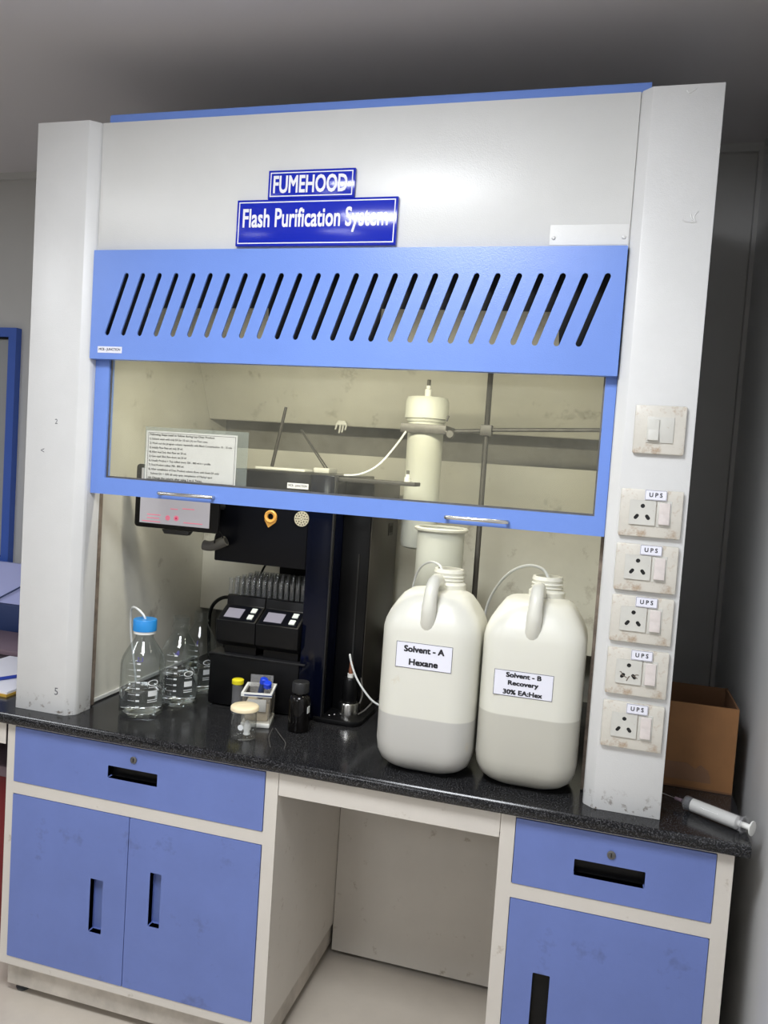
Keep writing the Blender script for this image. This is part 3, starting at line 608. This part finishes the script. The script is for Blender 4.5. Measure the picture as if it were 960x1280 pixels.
MB().box(0.8012, 0.8022, 0.500, 0.545, 0.470, 0.505).build('vent_plate', 'charcoal', pm, smooth=0)
MB().box(0.8023, 0.8028, 0.508, 0.537, 0.478, 0.497).build('vent_hole', 'hole', pm, smooth=0)
MB().box(0.770, 0.774, 0.331, 0.3345, 0.12, 0.43).build('slide_slot', 'hole', pm, smooth=0)
MB().prism(rrect(0.69, 0.828, 0.243, 0.42, 0.03), 0.0, 0.013, 'z', 0.003).build('tray', 'black', pm)
for bx, by in ((0.738, 0.272), (0.748, 0.285)): MB().lathe([(0.003, 0.013), (0.002, 0.015), (0.0, 0.0155)], bx, by, 10, (True, False)).build('screw', 'steel', pm)
hs = MB().lathe([(0.0265, 0.0132), (0.0265, 0.042), (0.024, 0.046), (0.018, 0.047)], 0.779, 0.303, 28); hs.build('cartridge_seat', 'steel', pm)
MB().lathe([(0.0175, 0.0472), (0.019, 0.050), (0.019, 0.106), (0.0165, 0.110), (0.006, 0.111)], 0.779, 0.303, 24).build('cartridge', 'black', pm)
MB().lathe([(0.008, 0.1112), (0.008, 0.121), (0.004, 0.121)], 0.779, 0.303, 16).build('fitting', 'milky', pm)
MB().lathe([(0.005, 0.1212), (0.006, 0.13), (0.0045, 0.139), (0.0045, 0.149), (0.003, 0.152)], 0.779, 0.303, 14).build('fitting', 'copper', pm)
MB().tube([(0.779, 0.303, 0.150), (0.776, 0.295, 0.172), (0.783, 0.290, 0.152), (0.800, 0.285, 0.118), (0.825, 0.283, 0.086), (0.850, 0.285, 0.062), (0.88, 0.295, 0.046)], 0.0026, 8, sub=5).build('feed_tube', 'tube_white', pm)
MB().tube([(0.805, 0.315, 0.11), (0.812, 0.312, 0.07), (0.808, 0.305, 0.045)], 0.0022, 8, sub=4).tube([(0.808, 0.300, 0.018), (0.828, 0.29, 0.035), (0.846, 0.30, 0.058)], 0.0022, 8, sub=4).build('waste_tube', 'foam', pm)
# orange ring and pierced disc on the head
MB().lathe([(0.0085, 0), (0.0165, 0.0), (0.0165, 0.006), (0.014, 0.008), (0.0085, 0.006)], n=24, cap=(False, False)).xf(Matrix.Translation((0.553, 0.2505, 0.515)) @ Matrix.Rotation(math.pi / 2, 4, 'X')).build('ring_knob', 'orange', pm)
MB().prism([(0.548, 0.486), (0.566, 0.500), (0.570, 0.510), (0.536, 0.506)], 0.2465, 0.2515, 'y').build('ring_tab', 'orange', pm)
hs = []
for ring, rr, sz in ((14, 0.0155, 0.0020), (8, 0.0095, 0.0020), (4, 0.0042, 0.0014)):
    for k in range(ring): a = 2 * math.pi * k / ring; hs.append(circle(0.638 + rr * math.cos(a), 0.516 + rr * math.sin(a), sz, 8))
holed(circle(0.638, 0.516, 0.0195, 32), hs, 0.2475, 0.2515).build('pierced_disc', 'mesh_tan', pm, smooth=0)
# dispenser modules
for i, (x0, x1) in enumerate(((0.424, 0.5345), (0.5365, 0.654))):
    prof = [(0.233, 0.180), (0.230, 0.236), (0.286, 0.268), (0.288, 0.292), (0.300, 0.294), (0.302, 0.166), (0.250, 0.166)]
    d = MB().prism(prof, x0, x1, 'x', 0.0015).build('dispenser_module', 'black', pm)
    MB().box(x0 + 0.012, x1 - 0.008, 0.262, 0.335, 0.1428, 0.1655).build('stand', 'black', d, smooth=0)
    # control face lies on the slope from (0.230, 0.236) to (0.286, 0.268)
    sl = Vector((0, 0.056, 0.032)).normalized(); nr = Vector((0, -0.032, 0.056)).normalized(); p0 = Vector((0, 0.230, 0.236)); L = math.hypot(0.056, 0.032)
    def face(mb, u0, u1, v0, v1, th):
        vs = []
        for dd in (0.0004, th):
            for uu, vv in ((u0, v0), (u1, v0), (u1, v1), (u0, v1)):
                p = p0 + sl * (vv * L) + nr * dd; vs.append((x0 + uu * (x1 - x0), p.y, p.z))
        mb.add(vs, [(0, 1, 2, 3), (4, 5, 6, 7), (0, 1, 5, 4), (1, 2, 6, 5), (2, 3, 7, 6), (3, 0, 4, 7)]); return mb
    fc = face(MB(), 0.05, 0.95, 0.05, 0.92, 0.0012).build('control_face', 'black_gloss', d, smooth=0)
    face(MB(), 0.14, 0.56, 0.17, 0.74, 0.0022).build('screen', 'screen', d, smooth=0)
    for v0 in (0.16, 0.56): face(MB(), 0.74, 0.87, v0, v0 + 0.26, 0.004).build('button', 'button', d, smooth=0)
MB().box(0.406, 0.650, 0.312, 0.52, 0.1385, 0.150).build('tube_rack', 'black', pm, smooth=0)
MB().box(0.455, 0.652, 0.560, 0.60, 0.1385, 0.386).build('rear_panel', 'black', pm, smooth=0)
# collection tubes standing in the rack
tp = MB().lathe([(0.002, 0.0), (0.0055, 0.003), (0.0062, 0.010), (0.0062, 0.178), (0.0070, 0.180), (0.0070, 0.182)], 0, 0, 10, (True, False)).build('collection_tube', 'tube_glass', org=(0, 0, 0), smooth=60)
tag(tp, 'thin clear glass collection tube standing upright in the rack behind the dispensers', 'test tube', 'collection tubes in the rack'); k = 0
for j in range(9):
    for i in range(15):
        o = tp if k == 0 else tp.copy()
        if k: C.objects.link(o)
        o.location = (0.415 + i * 0.0162 + (0.0081 if j % 2 else 0), 0.3245 + j * 0.0195 * 1.05, 0.1502 + CT); k += 1
name_tag('small white tag on the machine top, seen through the sash glass', 0.622, 0.599, 0.2490, 0.058, 0.014, 'MCB - JUNCTION')
# top clutter on the machine
tag(MB().box(0.430, 0.580, 0.40, 0.58, 0.6325, 0.640, 0.002).build('shallow_tray', 'milky', org=(0.505, 0.49, 0.6325)), 'shallow white tray lying on top of the black machine', 'tray')
tag(MB().box(0.585, 0.632, 0.45, 0.52, 0.6325, 0.647, 0.003).build('adapter_block', 'milky', org=(0.61, 0.48, 0.6325)), 'small white plastic block on the machine top, foot of the thin rods', 'block')
tag(MB().tube([(0.437, 0.50, 0.6405), (0.4465, 0.50, 0.69), (0.466, 0.51, 0.815)], [0.0055, 0.0055, 0.0045], 8).build('grey_rod', 'iron', org=(0.437, 0.5, 0.64)), 'dark grey rod sticking up from the white tray behind the glass', 'rod')
rp = empty('thin_rods', 'pair of thin dark rods leaning left out of the white block', 'rods', (0.605, 0.49, 0.647))
for dx in (0.0, 0.008): MB().tube([(0.604 + dx, 0.49, 0.6472), (0.512 + dx * 0.4, 0.52, 0.752)], 0.0022, 8).build('rod', 'iron', rp)
hk = empty('wall_hook', 'small white plastic hook clipped on the lower edge of the sloping baffle', 'hook', (0.585, 0.655, 0.765))
MB().prism([(0.573, 0.778), (0.612, 0.778), (0.603, 0.792), (0.582, 0.792)], 0.642, 0.653, 'y', 0.001).build('body', 'milky', hk)
for q, dz in ((0.577, 0.764), (0.589, 0.754), (0.598, 0.756), (0.608, 0.764)): MB().tube([(q, 0.646, 0.779), (q, 0.640, dz + 0.006), (q, 0.636, dz)], 0.0027, 8).build('prong', 'milky', hk)
# tablet on the arm of the machine
tb = empty('tablet', 'black tablet with pale screen held on an arm left of the machine', 'tablet', (0.306, 0.2, 0.455))
MB().prism(rrect(0.184, 0.430, 0.462, 0.628, 0.010), 0.200, 0.209, 'y', 0.002).build('body', 'black', tb)
scn = MB().box(0.200, 0.404, 0.1994, 0.2000, 0.474, 0.618).build('screen', 'tablet_screen', tb, smooth=0)
MB().prism(circle(0.2835, 0.4915, 0.0068, 20), 0.1990, 0.1994, 'y').prism(circle(0.3085, 0.4925, 0.0072, 20), 0.1990, 0.1994, 'y').build('record_buttons', 'pink', scn, smooth=0)
MB().prism(circle(0.3085, 0.4925, 0.0028, 12), 0.1986, 0.1990, 'y').build('record_dot', 'crimson', scn, smooth=0)
for (a, b, zz) in ((0.222, 0.262, 0.496), (0.222, 0.258, 0.487), (0.208, 0.262, 0.478), (0.29, 0.312, 0.515), (0.325, 0.36, 0.518), (0.33, 0.385, 0.482)): MB().box(a, b, 0.1991, 0.1994, zz, zz + 0.0022).build('screen_text', 'pink', scn, smooth=0)
MB().prism([(0.268, 0.4612), (0.352, 0.4612), (0.344, 0.450), (0.276, 0.450)], 0.197, 0.214, 'y', 0.0015).build('clip', 'charcoal', tb)
MB().tube([(0.413, 0.2095, 0.53), (0.413, 0.2515, 0.53)], 0.009, 10).build('arm', 'charcoal', tb)
hz = empty('foam_hose', 'short grey foam hose stub hanging under the tablet by a black cable tie', 'hose', (0.41, 0.232, 0.43))
pth = [(0.376, 0.230, 0.4265), (0.395, 0.230, 0.4255), (0.415, 0.231, 0.4315), (0.437, 0.233, 0.443)]
MB().tube(pth, 0.0135, 14, sub=4).build('sleeve', 'foam', hz)
MB().lathe([(0.0085, 0), (0.0095, 0.001)], n=14).xf(Matrix.Translation((0.4372, 0.2332, 0.4432)) @ Vector((0.022, 0.002, 0.0115)).to_track_quat('Z', 'Y').to_matrix().to_4x4()).build('bore', 'hole', hz)
MB().tube([(0.413, 0.217, 0.436), (0.418, 0.212, 0.455), (0.424, 0.213, 0.468), (0.432, 0.222, 0.456), (0.432, 0.226, 0.44)], 0.002, 8, sub=4).build('cable_tie', 'black', hz)
tag(MB().tube([(0.262, 0.52, 0.012), (0.262, 0.50, 0.15), (0.285, 0.47, 0.215), (0.33, 0.45, 0.250), (0.375, 0.45, 0.250), (0.398, 0.47, 0.235)], 0.0055, 8, sub=6).build('black_cable', 'black', org=(0.3, 0.45, 0)), 'thick black cable arching out of the machine behind the glass bottles', 'cable')
tag(MB().tube([(0.385, 0.56, 0.29), (0.41, 0.56, 0.345), (0.445, 0.56, 0.382)], 0.0035, 8, sub=4).build('signal_cable', 'black', org=(0.41, 0.56, 0.29)), 'thin black cable rising behind the test tubes', 'cable')

# ------------------------------------------------------------------ retort stand, white column, white cylinder
rs = empty('retort_stand', 'iron retort rod with clamp arm and cross rod behind the jerrycans', 'lab stand', (1.056, 0.5, 0))
MB().box(0.99, 1.12, 0.44, 0.60, 0.0, 0.012, 0.003).build('base', 'iron', rs)
MB().lathe([(0.0075, 0.012), (0.0075, 0.95), (0.006, 0.952)], 1.056, 0.50, 14).build('rod', 'iron', rs)
MB().box(1.040, 1.072, 0.485, 0.515, 0.763, 0.793, 0.003).build('boss_head', 'dull_steel', rs)
MB().tube([(1.072, 0.497, 0.780), (1.390, 0.455, 0.794)], 0.0055, 10).build('cross_rod', 'dull_steel', rs)
MB().tube([(1.042, 0.497, 0.776), (0.965, 0.485, 0.770)], 0.006, 10).build('clamp_arm', 'dull_steel', rs)
MB().box(0.850, 0.9655, 0.370, 0.3755, 0.756, 0.780, 0.002).box(0.9605, 0.9715, 0.3705, 0.49, 0.757, 0.779, 0.002).build('clamp_jaw', 'dull_steel', rs)
MB().lathe([(0.009, 0), (0.011, 0.004), (0.011, 0.012), (0.009, 0.016)], n=10).xf(Matrix.Translation((0.985, 0.372, 0.757)) @ Matrix.Rotation(math.pi / 2, 4, 'X')).tube([(0.972, 0.366, 0.79), (0.977, 0.362, 0.803)], 0.003, 8).tube([(0.968, 0.374, 0.764), (0.985, 0.372, 0.757)], 0.004, 8).build('wing_screw', 'dull_steel', rs)
wc = empty('flash_column', 'white plastic column with wide cap held in the clamp behind the glass', 'column', (0.9025, 0.425, 0.45))
MB().lathe([(0.030, 0.450), (0.044, 0.456), (0.0475, 0.470), (0.0475, 0.786)], 0.9055, 0.425, 36).build('body', 'hdpe_white', wc, smooth=50)
MB().lathe([(0.050, 0.787), (0.052, 0.794), (0.0575, 0.796), (0.0575, 0.842), (0.053, 0.852), (0.012, 0.853)], 0.9055, 0.425, 36).build('cap', 'hdpe_white', wc, smooth=50)
MB().lathe([(0.0095, 0.8535), (0.0095, 0.874), (0.006, 0.876), (0.006, 0.884)], 0.9055, 0.425, 16).build('nipple', 'milky', wc)
MB().lathe([(0.0050, 0.8845), (0.0050, 0.898), (0.004, 0.900)], 0.9055, 0.425, 12).build('plug', 'foam', wc)
mc = empty('measuring_cylinder', 'tall white plastic cylinder with rolled rim standing behind Solvent A jerrycan', 'cylinder', (0.976, 0.33, 0))
MB().lathe([(0.058, 0.0), (0.060, 0.004), (0.060, 0.514), (0.056, 0.514), (0.056, 0.006)], 0.985, 0.335, 36, (True, True)).build('body', 'hdpe_white', mc, smooth=50)
MB().lathe([(0.0605, 0.508), (0.068, 0.512), (0.069, 0.517), (0.066, 0.520), (0.057, 0.519), (0.057, 0.515)], 0.985, 0.335, 36, (False, False)).build('rim', 'hdpe', mc, smooth=50)
tag(MB().tube([(0.868, 0.360, 0.757), (0.852, 0.32, 0.715), (0.822, 0.28, 0.665), (0.78, 0.27, 0.640), (0.735, 0.28, 0.6345)], 0.0028, 8, sub=5).build('feed_hose', 'tube_white', org=(0.8, 0.3, 0.64)), 'thin white hose curving from the clamp down to the machine top', 'hose')
tag(MB().box(0.725, 0.925, 0.265, 0.325, 0.6190, 0.629, 0.002).build('metal_bar', 'iron', org=(0.82, 0.3, 0.62)), 'dark flat metal bar lying on the machine top behind the sash', 'bar')
fv = empty('stopcock', 'small white plastic stopcock on the end of the dark metal bar', 'stopcock', (0.895, 0.29, 0.629))
MB().lathe([(0.008, 0.6292), (0.008, 0.640), (0.005, 0.641), (0.005, 0.648)], 0.900, 0.285, 14).build('body', 'milky', fv)
MB().lathe([(0.004, 0.6482), (0.004, 0.658)], 0.900, 0.285, 12).build('stem', 'foam', fv)

# ------------------------------------------------------------------ small things on the worktop
sj = empty('specimen_jar', 'small clear glass jar with a cream lid, nearest the worktop edge', 'jar', (0.599, 0.057, 0))
MB().lathe([(0.024, 0.001), (0.029, 0.003), (0.0295, 0.007), (0.0295, 0.060), (0.027, 0.066), (0.027, 0.068)], 0.599, 0.057, 32, (True, False)).build('glass', 'jar_glass', sj, smooth=50)
MB().lathe([(0.031, 0.0675), (0.0335, 0.069), (0.0335, 0.076), (0.031, 0.0785), (0.01, 0.0785)], 0.599, 0.057, 32).build('lid', 'lid_cream', sj, smooth=50)
MB().lathe([(0.003, 0.004), (0.009, 0.008), (0.007, 0.015), (0.010, 0.024), (0.008, 0.034), (0.003, 0.040)], 0.604, 0.064, 12).build('wad', 'milky', sj)
tag_w = MB().prism(circle(0.604, 0.034, 0.007, 14), 0.0275, 0.0280, 'y').build('sticker', 'grad_white', sj, smooth=0)
vi = empty('vial', 'slim plastic vial with a yellow cap beside the white caddy', 'vial', (0.504, 0.212, 0))
MB().lathe([(0.011, 0.0005), (0.0135, 0.003), (0.0135, 0.078)], 0.504, 0.212, 20, (True, False)).build('tube', 'clear_plastic', vi)
MB().lathe([(0.015, 0.0785), (0.0155, 0.080), (0.0155, 0.089), (0.013, 0.091)], 0.504, 0.212, 24).build('cap', 'cap_yellow', vi)
# caddy: rotated square box
cd = empty('caddy', 'small clear-sided plastic caddy with white base and rim, full of odds and ends', 'caddy', (0.581, 0.176, 0))
mt_c = Matrix.Translation((0.581, 0.176, 0)) @ Matrix.Rotation(math.radians(16), 4, 'Z')
def cbox(*a, bev=0.0): return MB().box(*a, bev).xf(mt_c)
cbox(-0.036, 0.036, -0.046, 0.046, 0.0, 0.012, bev=0.003).build('base', 'milky', cd)
for a in ((-0.035, 0.035, -0.045, -0.0435, 0.0122, 0.078), (-0.035, 0.035, 0.0435, 0.045, 0.0122, 0.078), (0.0335, 0.035, -0.0434, 0.0434, 0.0122, 0.078), (-0.035, -0.0335, -0.0434, 0.0434, 0.0122, 0.078)):
    cbox(*a).build('side', 'caddy_clear', cd, smooth=0)
rim = MB().box(-0.038, 0.038, -0.048, -0.0425, 0.0782, 0.087).box(-0.038, 0.038, 0.0425, 0.048, 0.0782, 0.087).box(0.0325, 0.038, -0.0425, 0.0425, 0.0782, 0.087).box(-0.038, -0.0325, -0.0425, 0.0425, 0.0782, 0.087).xf(mt_c); rim.build('rim', 'milky', cd, smooth=0)
band = MB().box(-0.030, 0.0385, -0.0487, -0.0482, 0.0805, 0.0835).box(0.0382, 0.0387, -0.048, 0.042, 0.0805, 0.0835).xf(mt_c); band.build('stripe', 'navy', cd, smooth=0)
tag(MB().box(-0.030, 0.030, -0.036, 0.030, 0.0125, 0.060, 0.006).xf(mt_c).build('wood_chips_bag', 'ply', org=(0.581, 0.176, 0.0125)), 'tan packet at the bottom of the white caddy', 'packet')
tag(MB().box(-0.022, 0.024, -0.0425, -0.0385, 0.040, 0.070, 0.001).xf(mt_c).build('label_card', 'grad_white', org=(0.581, 0.176, 0.04)), 'white card upright inside the front of the caddy', 'card')
tag(MB().box(-0.028, 0.030, 0.031, 0.034, 0.0125, 0.112, 0.001).xf(mt_c).build('zip_bag', 'clear_plastic', org=(0.581, 0.176, 0.0125)), 'flat clear zip bag standing up at the back of the caddy', 'bag')
for lab, x, y, tx in (('blue-capped dark tube leaning in the caddy, the one standing taller', 0.002, -0.002, 0.10), ('blue-capped clear tube leaning toward the front in the caddy', 0.022, -0.018, -0.05)):
    t = empty('sample_tube', lab, 'tube', tuple(mt_c @ Vector((x, y, 0.05))), 'blue-capped tubes in the caddy')
    mm = mt_c @ Matrix.Translation((x, y, 0.0625)) @ Matrix.Rotation(tx + 0.1, 4, 'Y') @ Matrix.Rotation(0.35 if tx < 0 else 0.12, 4, 'X')
    MB().lathe([(0.006, 0.0), (0.0085, 0.003), (0.0085, 0.040)], n=16).xf(mm).build('barrel', 'navy' if tx > 0 else 'clear_plastic', t)
    MB().lathe([(0.0098, 0.0402), (0.0100, 0.042), (0.0100, 0.052), (0.008, 0.054)], n=18).xf(mm).build('cap', 'cap_blue_deep', t)
db = empty('dark_bottle', 'small black amber-glass bottle with black ribbed cap before the machine', 'bottle', (0.6955, 0.166, 0))
MB().lathe([(0.022, 0.0), (0.0265, 0.002), (0.027, 0.006), (0.027, 0.076), (0.024, 0.086), (0.0165, 0.092), (0.0165, 0.096)], 0.6955, 0.166, 32).build('glass', 'amber', db, smooth=50)
n = 48
MB().loft([[(0.6955 + (0.0205 + (0.0005 if i % 2 else 0) + e) * math.cos(2 * math.pi * i / n), 0.166 + (0.0205 + (0.0005 if i % 2 else 0) + e) * math.sin(2 * math.pi * i / n), zz) for i in range(n)] for zz, e in ((0.0965, 0), (0.120, 0), (0.1225, -0.002), (0.1225, -0.012))]).build('cap', 'charcoal', db)
MB().box(0.7215, 0.7225, 0.150, 0.164, 0.050, 0.066).xf(Matrix.Translation((0.0006, -0.001, 0))).build('sticker', 'grad_white', db, smooth=0)
tw = empty('wire_tweezers', 'thin bent steel wire lying on the worktop before the dark bottle', 'wire', (0.67, 0.08, 0))
MB().tube([(0.636, 0.146, 0.0015), (0.655, 0.08, 0.0015), (0.684, 0.024, 0.0015)], 0.0011, 6, sub=3).build('wire', 'dull_steel', tw)
MB().tube([(0.641, 0.149, 0.0015), (0.680, 0.095, 0.0035), (0.706, 0.06, 0.0035), (0.716, 0.028, 0.0015)], 0.0011, 6, sub=3).build('wire', 'dull_steel', tw)

# ------------------------------------------------------------------ right end: cardboard box, syringe
bx = empty('cardboard_box', 'open brown cardboard box on the worktop behind the right post', 'box', (1.61, 0.3, 0))
bt = 0.004; X0, X1, Y0, Y1, ZT = 1.541, 1.6965, 0.203, 0.395, 0.190
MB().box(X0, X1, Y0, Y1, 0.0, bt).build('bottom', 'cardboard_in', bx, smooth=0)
MB().box(X0, X1, Y0, Y0 + bt, bt, ZT).build('side', 'cardboard', bx, smooth=0)
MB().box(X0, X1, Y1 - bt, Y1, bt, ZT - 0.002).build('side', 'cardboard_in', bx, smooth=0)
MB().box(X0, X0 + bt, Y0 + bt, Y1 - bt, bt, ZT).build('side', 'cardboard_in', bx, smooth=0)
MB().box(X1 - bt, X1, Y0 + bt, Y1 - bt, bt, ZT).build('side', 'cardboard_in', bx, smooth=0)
MB().prism([(1.545, 0.018), (1.652, 0.018), (1.645, 0.046), (1.628, 0.056), (1.618, 0.046), (1.60, 0.057), (1.545, 0.056)], 0.2022, 0.2029, 'y').build('packing_tape', 'tape', bx, smooth=0)
MB().prism([(1.622, 0.049), (1.644, 0.029), (1.650, 0.033), (1.630, 0.055)], 0.2000, 0.2020, 'y').build('tape_curl', 'tape', bx, smooth=0)
sy = empty('syringe', 'large clear plastic syringe lying at the right end of the worktop', 'syringe', (1.64, 0.04, 0))
a, b = Vector((1.5885, 0.078, 0.0158)), Vector((1.690, 0.009, 0.0158)); d_ = (b - a); Ls = d_.length; d_.normalize()
ms = Matrix.Translation(a) @ d_.to_track_quat('Z', 'Y').to_matrix().to_4x4()
MB().lathe([(0.003, -0.006), (0.010, -0.001), (0.0145, 0.002), (0.0145, Ls), (0.0185, Ls), (0.0185, Ls + 0.002), (0.0135, Ls + 0.002)], n=28, cap=(True, False)).xf(ms).build('barrel', 'clear_plastic', sy, smooth=50)
MB().lathe([(0.004, 0.003), (0.0135, 0.005), (0.0135, 0.014), (0.006, 0.016)], n=28).xf(ms).build('plunger_seal', 'rubber', sy)
MB().lathe([(0.0132, 0.0165), (0.0132, Ls - 0.012), (0.006, Ls - 0.010), (0.006, Ls + 0.016)], n=20).xf(ms).build('plunger', 'milky', sy, smooth=50)
MB().lathe([(0.012, Ls + 0.0162), (0.0145, Ls + 0.0165), (0.0145, Ls + 0.0185), (0.012, Ls + 0.019)], n=28).xf(ms).build('thumb_rest', 'milky', sy)
MB().lathe([(0.0035, -0.022), (0.004, -0.0065)], n=14).xf(ms).build('needle_hub', 'mauve', sy)
MB().lathe([(0.0007, -0.058), (0.0009, -0.0222)], n=8).xf(ms).build('needle', 'steel', sy)

# ------------------------------------------------------------------ left end of the worktop
pd = empty('writing_pad', 'white paper pad on a yellow board at the left end of the worktop', 'pad', (-0.2, 0.17, 0))
MB().box(-0.33, -0.075, 0.055, 0.36, 0.0, 0.006).build('board', 'yellow_board', pd, smooth=0)
MB().box(-0.325, -0.078, 0.060, 0.355, 0.0062, 0.012).build('sheets', 'paper', pd, smooth=0)
pn = empty('pen', 'blue ballpoint pen lying on the white paper pad', 'pen', (-0.15, 0.16, 0.012))
MB().tube([(-0.19, 0.09, 0.017), (-0.125, 0.215, 0.017)], 0.0048, 10).build('barrel', 'pen_blue', pn)
MB().tube([(-0.1248, 0.2155, 0.017), (-0.112, 0.240, 0.017)], 0.0050, 10).build('cap', 'black', pn)
tag(MB().box(-0.60, -0.185, 0.39, 0.60, 0.0, 0.016, 0.002).build('notebook', 'mauve', org=(-0.4, 0.5, 0)), 'closed dark mauve notebook behind the white paper pad', 'notebook')
fb = empty('file_box', 'navy file box with lavender papers standing by the window', 'file box', (-0.62, 0.72, 0))
MB().box(-1.0, -0.36, 0.62, 0.80, 0.0, 0.100, 0.002).build('box', 'navy', fb)
MB().prism([(0.64, 0.1005), (0.655, 0.1005), (0.80, 0.215), (0.785, 0.215)], -1.0, -0.38, 'x').build('papers', 'lavender', fb, smooth=0)
MB().tube([(-0.63, 0.632, 0.108), (-0.545, 0.72, 0.178)], 0.003, 8).build('band', 'navy', fb)
